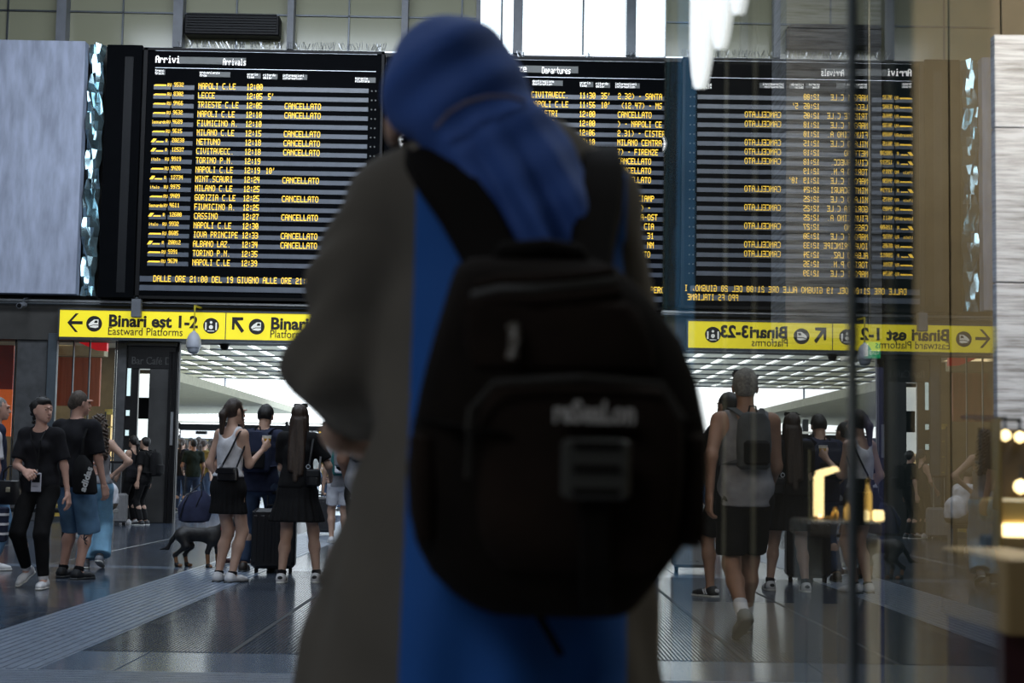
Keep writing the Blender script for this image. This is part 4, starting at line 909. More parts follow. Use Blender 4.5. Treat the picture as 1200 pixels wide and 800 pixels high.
# lanyard with badge, held phone, handbag
nk = A1['N']; t = empty('lanyard', W(A1, nk)); t.rotation_euler.z = rzd(172); tag(t, 'black lanyard with a white photo badge held by the woman in black leggings', 'lanyard')
q = lambda *a: (a[0], a[1], a[2]); strap('strap', [q(-.07, .07, .01), q(-.055, .135, -.08), q(-.05, .15, -.2), q(-.055, .17, -.34)], .012, .003, M_black, t, (0, 1, 0)); strap('strap', [q(.07, .07, .01), q(.03, .135, -.08), q(-.03, .15, -.2), q(-.05, .17, -.34)], .012, .003, M_black, t, (0, 1, 0))
MB().box((-.105, .19, -.52), (-.015, .2, -.36), .003).build('badge', mat('badge_grey', (.5, .5, .58), .4), t); MB().box((-.095, .201, -.44), (-.025, .203, -.375)).build('badge_photo', M_dark, t); MB().tube([(-.06, .19, -.36), (-.06, .185, -.33)], .008, 8).build('clip', M_steel, t)
mb = MB(); dots(mb, 'PRESS', 0, 0, 0, .011, .012); mb.V = [(-.03 - x_, .204, -.48 + z_) for x_, y_, z_ in mb.V]; tag(mb.build('badge_print', M_ink, t), kind='stuff')
wr = A1['arms'][1][1]; t = empty('handbag', W(A1, wr)); t.rotation_euler.z = rzd(172); tag(t, 'black handbag hanging from the forearm of the woman in black leggings', 'handbag')
loft('bag_body', [((0.04, .02, -.34), .11, .035), ((0.04, .02, -.33), .125, .045), ((.04, .02, -.22), .12, .045), ((.04, .02, -.14), .10, .035), ((.04, .02, -.13), .09, .02)], K_lea, t)
MB().tube([(-.04, .02, -.14), (-.04, .02, -.06), (0, .02, -.01), (.06, .02, -.01), (.11, .02, -.06), (.11, .02, -.14)], .008, 8).build('handle', K_lea, t); MB().box((.02, .066, -.23), (.06, .072, -.19), .002).build('logo_plate', mat('pale_gold', (.6, .55, .4), .3, .6), t)
# --- P2 man in black polo, seen from behind
g = GP(85, 678)
A2 = person('man with cropped grey hair in black polo and denim shorts, seen from behind', g.x, g.y, rzd(-22), 1.76, feet=((-.17, .08, 0, .2), (.10, -.05, 0, .15)), hands=((-.1, .3, 1.0), (.26, .10, .80)), hyaw=rzd(-25), bulk=1.13, tone='pink', top=('tee', K_blk, .06, .85), bottom=('shorts', K_den, 1.12), hair=('crop', 'dgrey'), shoes=(K_shb, K_soleb), socks=(K_blk, .08))
kn = A2['legs'][1][1]; mb = MB(); c0 = kn * .7 + A2['legs'][1][2] * .3
for a in range(4):
    th = a * PI / 4; mb.poly([(c0[0] + .03 + math.cos(th) * r_ * .045 - math.sin(th) * w_ * .006, c0[1] - .068, c0[2] + math.sin(th) * r_ * .055 + math.cos(th) * w_ * .006) for r_, w_ in ((-1, 0), (0, 1), (1, 0), (0, -1))], (0, 1, 0), .02)
mb.build('star_tattoo', mat('ink', (.04, .05, .07), .6), A2['body'])
sb = A2['SR']; t = empty('shoulder_bag', W(A2, sb)); t.rotation_euler.z = rzd(-22); tag(t, 'black drawstring sports bag with white lettering on the back of the man in black polo', 'bag')
loft('bag_body', [((.07, -.17, -.62), .10, .04), ((.07, -.17, -.60), .125, .06), ((.05, -.17, -.45), .12, .065), ((.02, -.16, -.32), .08, .05), ((.0, -.15, -.26), .03, .02)], K_blk2, t)
strap('strap', [(.0, -.15, -.27), (-.01, -.125, -.1), (-.01, -.03, .065), (-.01, .08, .0)], .03, .008, K_blk2, t); 
tx = ftext('lettering', 'adidas', .095, mat('print_white', (.75, .75, .75), .5), Matrix.Translation((.12, -.238, -.60)) @ Matrix.Rotation(rzd(72), 4, 'Y').inverted() @ Matrix.Rotation(PI / 2, 4, 'X'), t, .002, .003)
# --- P3 woman with curly hair, wide jeans, hand on hip
g = GP(105, 666)
A3 = person('woman with curly brown hair and wide light jeans, hand on hip, right of the men', g.x, g.y, rzd(8), 1.58, feet=((-.05, .05, 0, .1), (.12, -.06, .02, .1, .3)), hands=((-.25, .1, .85), (.17, .0, 1.02, .9, -.3, -.4)), curl=(.4, .5), palm=[(1, 0, 0), (-1, 0, -.2)], fem=True, tone='light', top=('tank', K_grey, -.05), bottom=('wide', K_lden), hair=('curly', 'curl'), shoes=(mat('grey_trainer', (.2, .21, .24), .6), K_solew), twist=0)
# --- P0 older man at the far left edge
g = GP(-7, 668)
A0 = person('older grey-haired man in dark jacket cut by the left edge', g.x - .05, g.y, rzd(-60), 1.72, hyaw=rzd(-10), tone='pink', top=('long', K_navy, .1), bottom=('trousers', K_den), hair=('crop', 'grey'), shoes=(K_shw, K_solew))
MB().lathe((0, 0, 0), [(.062, -.02), (.06, .02), (.056, .03)], 16).build('shirt_collar', K_wht, A0['root'], loc=tuple(A0['N']))
g2 = GP(-18, 690); Aw = person('person in white shirt at the very left edge carrying a striped bag', g2.x - .12, g2.y, rzd(170), 1.6, hands=((-.24, .08, .82), (.24, .05, .8)), tone='pink', top=('tee', K_wht, .06), bottom=('trousers', K_den), hair=('short', 'brown'), shoes=(K_shw, K_solew))
c = W(Aw, Aw['arms'][0][2]); t = empty('striped_bag', (c.x - .02, c.y - .06, c.z)); tag(t, 'navy and white striped beach bag at the left edge', 'bag')
loft('bag_body', [((0, 0, -.38), .13, .05), ((0, 0, -.37), .15, .07), ((0, 0, -.1), .16, .06), ((0, 0, -.09), .15, .05)], K_navy, t, p=5)
for i in range(3): loft('stripe', [((0, 0, -.32 + i * .08), .158, .074), ((0, 0, -.30 + i * .08), .159, .073)], K_wht, t, p=5)
MB().tube([(-.07, 0, -.1), (-.04, 0, -.02), (.04, 0, -.02), (.07, 0, -.1)], .008, 8).build('handle', K_wht, t)

# --- P5 ponytail woman, white tank, black skirt
g = GP(262, 682)
A5 = person('ponytailed woman in white racerback top and black skirt holding a cup of beer', g.x, g.y, rzd(-30), 1.70, feet=((-.06, .0, 0, .3), (.10, .0, 0, .1, 0)), hands=((-.19, .14, .90), (.17, .29, 1.24, .0, -.6, -1)), curl=(.4, .8), palm=[(1, 0, 0), (-.9, .2, .2)], hyaw=rzd(-15), hpitch=rzd(-6), fem=True, bulk=.95, tone='light', lean=(.02, 0),
    top=('tank', K_wht, -.09), bottom=('skirt', K_blk2, .25, .185), hair=('pony', 'long'), shoes=(K_shw, K_soleb), socks=(K_blk, .05))
Mcl = mat('hair_claw', (.7, .65, .55), .3)
hc_ = A5['Hc']; hr = A5['hair']; cpt = [Vector(tuple(hc_ + A5['R'] @ V3(.045 * math.cos(a) * .5 - .075, -.07 + .03 * math.cos(a), .0 + .04 * math.sin(a)))) for a in [k_ * PI / 8 for k_ in range(16)]]
MB().tube(cpt, .005, 6, True).build('hair_clip', Mcl, hr)
hh = W(A5, A5['arms'][1][2]); d = (Vector(tuple(A5['arms'][1][2])) - Vector(tuple(A5['arms'][1][1]))).normalized()
cupc = W(A5, A5['arms'][1][2] + np.array(tuple(d)) * .09 + V3(-.035, .01, 0)); t = empty('cup', (cupc.x, cupc.y, cupc.z - .045)); tag(t, 'clear plastic cup of amber beer held by the ponytailed woman', 'cup')
mb = MB().lathe((0, 0, 0), [(.028, 0), (.03, .005), (.039, .085)], 18); mb.build('beer', mat('beer', (.75, .42, .04), .15, emit=None), t, True); mb = MB().lathe((0, 0, 0), [(.04, .085), (.042, .11)], 18); mb.build('foam', mat('foam', (.85, .82, .7), .6), t, True); mb = MB()
for z in (.112,): mb.tube([(.042 * math.cos(a * PI / 8), .042 * math.sin(a * PI / 8), z) for a in range(16)], .003, 5, True)
mb.build('rim', K_wht, t)
def shoulder_bag(I, rz, label, side, bx, bz, bw, bh, m, ring=True):
    Sx = I['SR'] if side > 0 else I['SL']; t = empty('shoulder_bag', W(I, Sx)); t.rotation_euler.z = rz; tag(t, label, 'handbag'); s_ = side
    loft('bag_body', [((bx, -.13, bz - bh), bw * .8, .02), ((bx, -.13, bz - bh * .9), bw, .038), ((bx, -.13, bz - bh * .4), bw * .98, .04), ((bx, -.13, bz - bh * .06), bw * .88, .03), ((bx, -.13, bz), bw * .8, .012)], m, t)
    MB().box((bx - bw * .85, -.175, bz - bh * .45), (bx + bw * .85, -.165, bz - .01), .004).build('flap', m, t)
    strap('strap', [(bx - bw * .7, -.13, bz), (bx * .5 - .02 * s_, -.12, bz * .5), (0, -.065, .02), (0, .0, .065), (.0, .05, .04), (bx + bw * .7, -.02, bz * .45), (bx + bw * .75, -.12, bz)], .02, .006, m, t)
    if ring: MB().tube([(bx - bw * .7 + .018 * math.cos(a * PI / 6), -.14, bz + .02 + .018 * math.sin(a * PI / 6)) for a in range(12)], .004, 6, True).build('ring', M_steel, t)
    return t
shoulder_bag(A5, rzd(-30), 'black leather crescent bag on the back of the ponytailed woman', 1, -.06, -.30, .12, .13, K_lea)
# --- P6 man with dark backpack between the two women
g = GP(300, 670)
A6 = person('dark-haired man in jeans and navy top standing between the two women', g.x + .02, g.y, rzd(-8), 1.72, feet=((-.15, .0, 0, .1), (.12, .1, 0, .1)), hands=((-.2, .2, .95), (.2, .3, 1.05)), hpitch=rzd(-28), lean=(.03, 0), tone='mid', top=('tee', K_navy, .08), bottom=('trousers', K_dden), hair=('short', 'black'), shoes=(mat('brown_shoe', (.03, .02, .015), .5), K_soleb))
def backpack(I, rz, label, m, m2, w=.15, h=.42, d=.08, zt=.02, name='backpack'):
    c = I['N']; t = empty(name, W(I, c)); t.rotation_euler.z = rz; tag(t, label, 'backpack'); y0 = -.13 - d
    loft('pack_body', [((0, y0, zt - h), w * .75, d * .6), ((0, y0, zt - h * .95), w * .95, d), ((0, y0, zt - h * .5), w, d * 1.05), ((0, y0, zt - h * .15), w * .92, d * .9), ((0, y0, zt - h * .03), w * .65, d * .65), ((0, y0, zt), w * .4, d * .3)], m, t)
    loft('front_pocket', [((0, y0 - d, zt - h * .92), w * .6, .02), ((0, y0 - d, zt - h * .88), w * .75, .04), ((0, y0 - d, zt - h * .55), w * .75, .045), ((0, y0 - d, zt - h * .5), w * .6, .02)], m2, t)
    for s_ in (-1, 1): strap('shoulder_strap', [(s_ * w * .5, y0 + .02, zt - .03), (s_ * .1, -.06, .045), (s_ * .115, .02, .045), (s_ * .12, .11, -.06), (s_ * .13, .13, -.2), (s_ * .16, .0, -.33), (s_ * w * .9, y0, zt - h * .85)], .045, .014, m, t, (0, -.4, 1) if False else (0, -1, .35))
    MB().tube([(-.03, y0 + .03, zt - .01), (-.02, y0 + .03, zt + .04), (.02, y0 + .03, zt + .04), (.03, y0 + .03, zt - .01)], .007, 6).build('grab_handle', m2, t); return t
backpack(A6, rzd(-8), 'dark navy backpack on the man between the two women', K_navy, K_blk2)
# --- P7 long haired woman in black dress
g = GP(343, 683)
A7 = person('long-haired woman in short black dress with sunglasses on her head, seen from behind', g.x - .04, g.y, rzd(-2), 1.66, feet=((-.06, -.05, 0, .0), (.25, .10, .0, .1)), hands=((-.13, .28, 1.0), (.24, .24, 1.02, .5, -.7, -.5)), curl=(.5, .6), fem=True, bulk=1.04, tone='light', top=('tee', K_blk2, -.02, .78), bottom=('skirt', K_blk2, .30, .265), hair=('long', 'long'), shoes=(K_shw, K_solew, K_shb), socks=(K_blk, .1), hip=(.06, .0))
hc_ = A7['Hc']; t = empty('sunglasses', W(A7, hc_)); t.rotation_euler.z = rzd(-2); tag(t, 'dark sunglasses pushed up on the head of the woman in the black dress', 'sunglasses')
for q in (-1, 1): loft('lens', [((q * .035, .04, .09), .026, .012), ((q * .035, .04, .094), .03, .018), ((q * .035, .035, .122), .028, .016), ((q * .035, .035, .126), .024, .010)], M_black, t, 12)
MB().tube([(-.07, -.03, .1), (-.06, .06, .115), (.06, .06, .115), (.07, -.03, .1)], .005, 6).build('frame', M_black, t)
shoulder_bag(A7, rzd(-2), 'small black bag with ring on the right shoulder of the woman in the black dress', 1, .02, -.27, .07, .16, K_lea)
t = suitcase('black upright suitcase standing between the two women', GP(318, 675).x - .05, GP(318, 672).y + .1, rzd(4), .44, .26, .60, mat('black_shell', (.01, .01, .012), .35), M_dsteel, .15)
# --- P8 bare legged person behind ponytail woman with duffel bag
g = GP(256, 664)
A8 = person('person with bare legs and navy duffel bag behind the ponytailed woman', g.x + .06, g.y + .3, rzd(-35), 1.66, feet=((-.08, -.02, 0, .1), (.1, .05, 0, .1)), hands=((-.22, -.02, .84), (.2, .2, .95)), tone='tan', top=('tee', K_navy, .1), bottom=('shorts', K_grey, .7), hair=('short', 'black'), shoes=(mat('dark_red_shoe', (.05, .015, .015), .5), K_solew))
p = at(228, 590, g.y + .15); t = empty('duffel_bag', (p.x, p.y, p.z - .2)); tag(t, 'navy duffel bag with pale piping hanging above the dog', 'bag')
loft('bag_body', [((0, 0, 0), .10, .07), ((0, 0, .02), .16, .11), ((.01, 0, .15), .19, .12), ((.03, 0, .27), .14, .10), ((.05, 0, .34), .06, .05)], cloth('navy_nylon', (.035, .04, .08)), t)
for q in (-.07, .07): MB().tube([(q - .06, -.1, .05), (q - .02, -.115, .2), (q + .02, -.09, .3), (.07, -.03, .42), (.09, 0, .52)], .006, 6).build('bag_strap', K_lea, t)
MB().tube([(-.16, -.05, .06), (-.16, -.05, .18), (-.08, -.05, .3), (.03, -.05, .34)], .004, 6).build('piping', K_grey, t)
# --- P9 seated/standing traveller with green backpack at the sleeve of the veiled person
g = GP(396, 636)
A9 = person('traveller in white shorts with green backpack beside the sleeve', g.x, g.y, rzd(15), 1.62, tone='mid', top=('tee', K_grey, .05), bottom=('shorts', K_wht, .75), hair=('short', 'brown'), shoes=(K_shw, K_solew), detail=False)
backpack(A9, rzd(15), 'teal green backpack with white pocket edge, right of the black dress', cloth('teal_nylon', (.02, .10, .10)), K_wht, w=.16, h=.40)
suitcase('dark suitcase behind the green backpack traveller', GP(374, 628).x, GP(374, 628).y + .3, 0, .4, .25, .55, mat('dark_shell', (.015, .015, .017), .4), M_dsteel, .2)

# --- far pair by the cafe with grey suitcase
g = GP(166, 611)
suitcase('light grey suitcase with raised handle beside the black cafe front', GP(156, 612).x, g.y - 1.9, rzd(4), .46, .26, .50, mat('grey_shell', (.16, .16, .165), .4), M_steel, .52)
A10 = person('dark-haired person in black leaning at the cafe front by the grey suitcase', g.x + .12, g.y - 1.3, rzd(60), 1.55, hands=((-.2, .2, .9), (.2, .2, .95)), tone='mid', fem=True, top=('tank', K_blk, -.0), bottom=('trousers', K_blk2), hair=('pony', 'black'), shoes=(K_shw, K_solew), detail=False)
g = GP(186, 612)
A11 = person('person in black with dark backpack right of the grey suitcase', g.x + .02, g.y - 1.3, rzd(75), 1.52, tone='mid', top=('tee', K_blk2, .05), bottom=('trousers', K_blk2), hair=('short', 'black'), shoes=(K_shb, K_solew), detail=False)
backpack(A11, rzd(75), 'black backpack on the person by the cafe front', K_blk2, K_blk2)
# --- seated person behind the curly haired woman (shows in the glass)
g = GP(119, 632)
bn = empty('bench', (g.x, g.y + .25, 0)); tag(bn, 'low dark bench in front of the shop glass', 'bench')
box('bench_seat', (-1.6, -.18, .36), (.1, .22, .42), M_dark, bn, .01)
for q in (-1.4, -.6, 0): box('bench_leg', (q, -.12, 0), (q + .06, .16, .36), M_dark, bn)
A12 = person('person in white t-shirt sitting hunched on the low bench behind the curly-haired woman', g.x, g.y + .2, rzd(60), 1.68, feet=((-.1, .42, 0, .1), (.1, .36, 0, .1)), hip=(0, 0), sit=.53, lean=(.20, -.09), hands=((-.1, .0, .62), (.1, .05, .6)), hpitch=rzd(-35), tone='mid', top=('tee', K_wht, .03), bottom=('shorts', cloth('khaki', (.25, .2, .14)), .95), hair=('short', 'brown'), shoes=(K_shw, K_solew), detail=False)

# --- men walking towards the boards, mirrored in the glass
ym = 10.4; sumx = 1194 + 1280 / ym; pm = at(sumx - 880, 600, ym)
A13 = person('man in grey sleeveless top and black shorts walking towards the boards, mirrored in the glass', pm.x, ym, rzd(-6), 1.80, feet=((-.07, .25, .0, .1), (.09, -.33, .03, .1, .55)), hip=(0, 0), hands=((-.20, .20, .90, -.1, -1, 0), (.25, -.08, .88)), hyaw=rzd(10), tone='tan', bulk=1.06, top=('tank', K_grey, .06), bottom=('shorts', K_blk2, .85), hair=('short', 'grey'), shoes=(mat('grey_runner', (.16, .17, .17), .6), mat('tread', (.1, .1, .1), .6)), socks=(K_wht, .25))
backpack(A13, rzd(-6), 'grey backpack with dark straps on the man mirrored in the glass', cloth('grey_nylon', (.08, .085, .09)), K_blk2, w=.115, h=.38)
hc_ = A13['Hc']; t = empty('cap', W(A13, hc_)); t.rotation_euler.z = rzd(-6); tag(t, 'dark sunglasses resting on the head of the mirrored man', 'sunglasses')
MB().tube([(-.085, -.02, .07), (-.075, .05, .1), (.075, .05, .1), (.085, -.02, .07)], .006, 6).build('frame', M_black, t)
for q in (-1, 1): loft('lens', [((q * .038, .055, .085), .03, .012), ((q * .038, .05, .12), .03, .012)], M_black, t, 12)
t.name = 'sunglasses'
ym = 13.6; sumx = 1194 + 1280 / ym; pm = at(sumx - 862, 600, ym)
A14 = person('second man in black t-shirt with arm held forward, mirrored in the glass', pm.x, ym, rzd(-35), 1.80, feet=((-.10, -.1, 0, .1), (.12, .1, 0, .1)), hands=((-.22, .1, .85), (.05, .45, 1.08, .9, -.3, -.6)), tone='tan', top=('tee', K_blk, .06), bottom=('shorts', K_blk2, .9), hair=('short', 'black'), shoes=(K_shb, K_solew, K_wht))
backpack(A14, rzd(-35), 'black backpack with pale straps on the second mirrored man', K_blk2, K_grey, w=.14, h=.45)
pm = at(1194 + 64 - 800, 600, 18); suitcase('tall grey ribbed suitcase mirrored at the left edge of the glass', pm.x, 17.0, 0, .46, .28, .68, mat('silver_shell', (.3, .3, .3), .4), M_steel, 0)

# --- dog
g = GP(215, 664); dg = empty('dog', (g.x, g.y, 0), rzd(-14)); tag(dg, 'black and tan dog with lowered tail standing behind the ponytailed woman', 'dog')
M_dogb = mat('dog_black', (.012, .011, .011), .55, var=.4, scale=30, bump=.3); M_dogt = mat('dog_tan', (.22, .10, .04), .6, var=.3, scale=20)
dp = [ellip((.0, 0, .33), (.11, .075, .085)), ellip((.33, 0, .325), (.12, .085, .10)), capsule((.0, 0, .345), (.33, 0, .34), .07, .078), capsule((.38, 0, .38), (.48, 0, .46), .06, .048), ellip((.52, 0, .49), (.06, .048, .05)), capsule((.55, 0, .48), (.635, 0, .455), .034, .024),
      capsule((-.08, 0, .36), (-.14, 0, .28), .024, .02, k=.02), capsule((-.14, 0, .28), (-.19, 0, .19), .02, .016), capsule((-.19, 0, .19), (-.27, 0, .175), .016, .009),
      ellip((.5, .045, .50), (.03, .012, .04)), ellip((.5, -.045, .50), (.03, .012, .04))]
for sy_ in (-1, 1):
    o_ = .03 * sy_
    dp += [capsule((-.01, sy_ * .05, .32), (.05, sy_ * .055, .22), .062, .035), capsule((.05, sy_ * .055, .22), (-.045 + o_, sy_ * .055, .125), .033, .019), capsule((-.045 + o_, sy_ * .055, .125), (-.02 + o_, sy_ * .055, .02), .018, .016), capsule((-.02 + o_, sy_ * .055, .02), (.025 + o_, sy_ * .055, .016), .02, .016),
           capsule((.34, sy_ * .055, .29), (.325 + o_, sy_ * .055, .17), .04, .024), capsule((.325 + o_, sy_ * .055, .17), (.335 + o_, sy_ * .055, .02), .02, .016), capsule((.335 + o_, sy_ * .055, .02), (.365 + o_, sy_ * .055, .016), .02, .016)]
sdf('coat', dp, .0085, M_dogb, dg, .03)
for sy_ in (-1, 1):
    o_ = .03 * sy_; lp = [capsule((-.045 + o_, sy_ * .055, .135), (-.02 + o_, sy_ * .055, .022), .021, .0185), capsule((-.02 + o_, sy_ * .055, .02), (.027 + o_, sy_ * .055, .017), .022, .018), capsule((.325 + o_, sy_ * .055, .16), (.335 + o_, sy_ * .055, .02), .024, .019), capsule((.335 + o_, sy_ * .055, .02), (.367 + o_, sy_ * .055, .017), .022, .018)]
    for q_ in (lp[:2], lp[2:]): o = sdf('leg_marking', q_, .007, M_dogt, dg, .012); o['label'] = 'tan lower leg'
sdf('muzzle_marking', [ellip((.61, 0, .452), (.035, .028, .02))], .007, M_dogt, dg, .01); sdf('nose', [ellip((.655, 0, .462), (.012, .014, .011))], .005, M_black, dg, .004)
for q in (-1, 1): sdf('eye', [ellip((.555, q * .035, .505), (.007, .007, .007))], .004, M_eye, dg, .002)
MB().tube([(.44 + .012 * math.sin(a), .052 * math.cos(a), .425 + .052 * math.sin(a)) for a in [k_ * PI / 8 for k_ in range(16)]], .008, 6, True).build('collar', mat('red_collar', (.3, .02, .02), .5), dg)

# --- crowd beyond the doorway: low detail travellers
tops = [('olive', (.09, .08, .03)), ('mustard', (.18, .12, .03)), ('black', (.012, .012, .014)), ('white', (.4, .4, .38)), ('khaki', (.2, .18, .1)), ('dark green', (.012, .018, .013)), ('brown', (.09, .06, .035)), ('navy', (.02, .03, .06))]  # top colours dimmed to stand for shade under the canopy
protos = []
def crowdbase():
    r = []
    for k_ in range(3):
        I = person('x', 0, 0, 0, 1.65 + .05 * k_, feet=((-.1, .05 * k_, 0, 0), (.1, -.05, 0, 0)), hands=((-.2, .15 + .05 * k_, .95), (.22, .05, .85)), tone=['light', 'tan', 'mid'][k_], fem=k_ == 0, top=('tee', K_grey, .05), bottom=('trousers', K_dden), hair=(['pony', 'short', 'long'][k_], ['brown', 'black', 'long'][k_]), shoes=(K_shb, K_solew), detail=False, res=.022)
        r.append(I['root'])
    return r
cb = crowdbase(); rg = random.Random(11)
spots = [(212, 33.8), (222, 36), (231, 38.5), (238, 35), (246, 40), (217, 41), (250, 36.8), (226, 33.2), (262, 42), (276, 45), (207, 37.2), (385, 40), (396, 36.5), (372, 42.5), (410, 39), (300, 42), (342, 41), (241, 43.2)]
places = ['beside the door jamb', 'behind the duffel bag', 'under the gate monitor', 'left of the ponytailed woman', 'close behind the ponytail', 'deep behind the door jamb', 'just behind the white top', 'nearest to the doorway above the dog', 'under the middle gate', 'far behind the beer cup', 'at the left edge of the doorway', 'behind the teal backpack', 'right of the teal backpack', 'left of the teal backpack by the gate', 'behind the grey sleeve', 'between the two women', 'behind the black dress', 'at the second gate post']
used = set()
for i, (px, Y) in enumerate(spots):
    src = cb[i % 3]
    if i % 3 not in used and False: pass
    c = src.copy() if (i % 3) in used else src
    fresh = (i % 3) in used
    p = at(px, 560, Y); tn, tc_ = tops[(i * 5 + 2) % 8]; mt = cloth('crowd_' + tn.replace(' ', '_'), tc_); kids = list(src.children)
    if fresh:
        COL.objects.link(c)
        for ch in kids:
            d_ = ch.copy(); COL.objects.link(d_); d_.parent = c
            for g3 in ch.children: e_ = g3.copy(); COL.objects.link(e_); e_.parent = d_
    else: used.add(i % 3)
    for ch in c.children:
        if ch.name.startswith('shirt'): ch.material_slots[0].link = 'OBJECT'; ch.material_slots[0].material = mt
    c.location = (p.x, Y, 0); c.rotation_euler.z = rg.uniform(-.9, .9) + (PI if i % 4 == 1 else 0); sc_ = rg.uniform(.94, 1.03); c.scale = (sc_,) * 3
    tag(c, 'distant traveller in %s top, %s' % (tn, places[i]), 'person', 'travellers in the crowd beyond the doorway')
# made-up dark train shape, added to darken the view behind the gates
tr_ = empty('train', (0, 62, 0)); tag(tr_, 'made-up dark train shape added to darken the view behind the ticket gates', 'train')
box('backdrop_block', (-24, 0, .3), (2, 3, 2.3), mat('backdrop_dark', (.03, .035, .045), .4), tr_, .1); box('backdrop_roof', (-24, .1, 2.3), (2, 2.9, 2.55), mat('backdrop_grey', (.1, .1, .11), .5), tr_, .05)
for i in range(12): box('window', (-23.5 + i * 2.1, -.02, 1.3), (-22.1 + i * 2.1, .02, 2.0), M_black, tr_)
# ---------------------------------------------------------------- veiled person in the foreground
NY = 1.65
def n3(px, py, Y=NY): return np.array(tuple(at(px, py, Y)))
nun = empty('person', (0.0, NY, 0)); tag(nun, 'veiled person in blue headscarf and grey robe seen from behind wearing a black backpack, foreground', 'person')
NB = np.array((0.0, NY, 0.0)); nn = lambda px, py, Y=NY: n3(px, py, Y) - NB
M_robe = mat('grey_robe', (.10, .085, .068), .85, var=.12, scale=5, bump=.1, spec=.25)
M_veil = mat('blue_veil', (.030, .075, .26), .75, var=.12, scale=4, bump=.05, spec=.3)
M_scap = mat('blue_scapular', (.010, .075, .28), .8, var=.1, scale=4, bump=.05, spec=.3)
# body (one continuous figure under the cloth)
hc = nn(530, 112, 1.69); nk = nn(590, 190, 1.66)
sl = nn(452, 246, 1.67); sr = nn(704, 242, 1.67)
eL = nn(393, 424, 1.68); wL = nn(414, 508, 1.80); eR = nn(738, 430, 1.68); wR = nn(560, 480, 1.92)
hipc = np.array((nk[0] - .005, .02, .84)); fl_ = np.array((hipc[0] - .08, .05, 0)); fr2 = np.array((hipc[0] + .08, .0, 0))
kL = np.array((fl_[0], .05, .43)); kR = np.array((fr2[0], .02, .43))
bp = [ellip(hc, (.060, .080, .080), rotx(math.radians(-50)).T), capsule(nk - (0, 0, .03), hc + (0, 0, -.02), .045, .045), capsule(sl, sr, .028), capsule(nk - (0, 0, .12), hipc + (0, 0, .22), .10, .09, flat=.6), capsule(hipc + (0, 0, .2), hipc, .11, .14, flat=.7)]
for a, b_, c in ((sl, eL, wL), (sr, eR, wR)): bp += [capsule(a, b_, .028, .028), capsule(b_, c, .027, .022)]
for q, k_, f_ in ((-.08, kL, fl_), (.08, kR, fr2)): bp += [capsule(hipc + (q, 0, -.02), k_, .078, .05), capsule(k_, f_ + (0, 0, .07), .05, .03), capsule(f_ + (0, -.02, .035), f_ + (0, .13, .03), .03, .025)]
hd_ = [ellip(hc + (-.0, .075, -.02), (.012, .02, .02)), ellip(hc + (-.066, .01, -.03), (.01, .018, .028))]
Lp = []
for w_, e_, sd in ((wL, eL, -1), (wR, eR, 1)):
    d = np.array((-sd * .55, .8, .12)); Lp.append(sdf_np(hand_prims(w_, d, (-sd * .6, -.3, .5), sd, .8, .9), .0045, .006))
body = npmesh('body', [sdf_np(bp, .012, .03), sdf_np([ellip(hc, (.060, .080, .080), rotx(math.radians(-50)).T)] + hd_, .006, .015)] + Lp, skin('mid'), nun)
# robe
def fold_robe(V):
    th = np.arctan2(V[:, 1] - .03, V[:, 0] - hipc[0]); t = np.clip((1.15 - V[:, 2]) / 1.0, 0, 1)
    arm = np.clip((hipc[0] - .15 - V[:, 0]) / .05, 0, 1) * (V[:, 2] > .98)
    r = V - np.array([hipc[0], .03, 0]); r[:, 2] = 0; L = np.linalg.norm(r, axis=1, keepdims=True) + 1e-6
    d = (.012 * t * np.sin(th * 15 + 1.2 * np.sin(th * 4)) + .004 * np.sin(V[:, 2] * 40 + V[:, 0] * 60) * np.sin(V[:, 2] * 17 + 1)) * (1 - arm)
    # sleeve wrinkles run across the arm
    z = V[:, 2]; d2 = .0055 * np.sin(z * 75 + V[:, 1] * 55 + 6 * np.sin(z * 9) - V[:, 0] * 40) + .004 * np.sin(z * 34 - V[:, 1] * 30)
    return V + r / L * (d + d2 * arm)[:, None]
def body_robe(inf):
    return [capsule(nk + (-.01, 0, -.02), nk + (-.015, 0, -.09), .045 + inf, .075 + inf, flat=.8), capsule(nn(462, 212, 1.66), nn(560, 205, 1.66), .022 + inf, .03 + inf), capsule(sl + (.0, 0, .0), sr, .044 + inf), capsule(nn(590, 255, 1.66), nn(592, 430, 1.66), .125 + inf, .125 + inf, flat=.62), capsule(nn(592, 420, 1.66), nn(582, 640, 1.66), .128 + inf, .155 + inf, flat=.78),
            capsule(nn(582, 620, 1.66), np.array((nn(562, 800)[0], .02, .86)), .152 + inf, .186 + inf, flat=.9), capsule(np.array((nn(562, 800)[0], .02, .90)), np.array((nn(562, 800)[0] - .01, .02, .06)), .186 + inf, .30 + inf, flat=.9, cap=1)]
rp = body_robe(0) + [capsule(sl + (.01, 0, 0), nn(420, 330, 1.675), .046, .046, k=.03), capsule(nn(420, 330, 1.675), eL, .046, .047), capsule(eL, nn(424, 480, 1.79), .047, .044, k=.03, cap=1), capsule(eL + (.015, 0, 0), nn(414, 450, 1.72), .042, .038),
                   capsule(sr + (-.01, 0, 0), eR, .044, .040, k=.03), capsule(eR, nn(650, 465, 1.86), .045, .055)]
sdf('robe', rp, .0085, M_robe, nun, .035, fold_robe)
# shoes
for f_ in (fl_, fr2): sdf('shoe', [capsule(f_ + (0, -.03, .04), f_ + (0, .13, .035), .042, .036), plane_cut(f_ + (0, 0, .0), (0, 0, -1))], .008, K_lea, nun, .02)
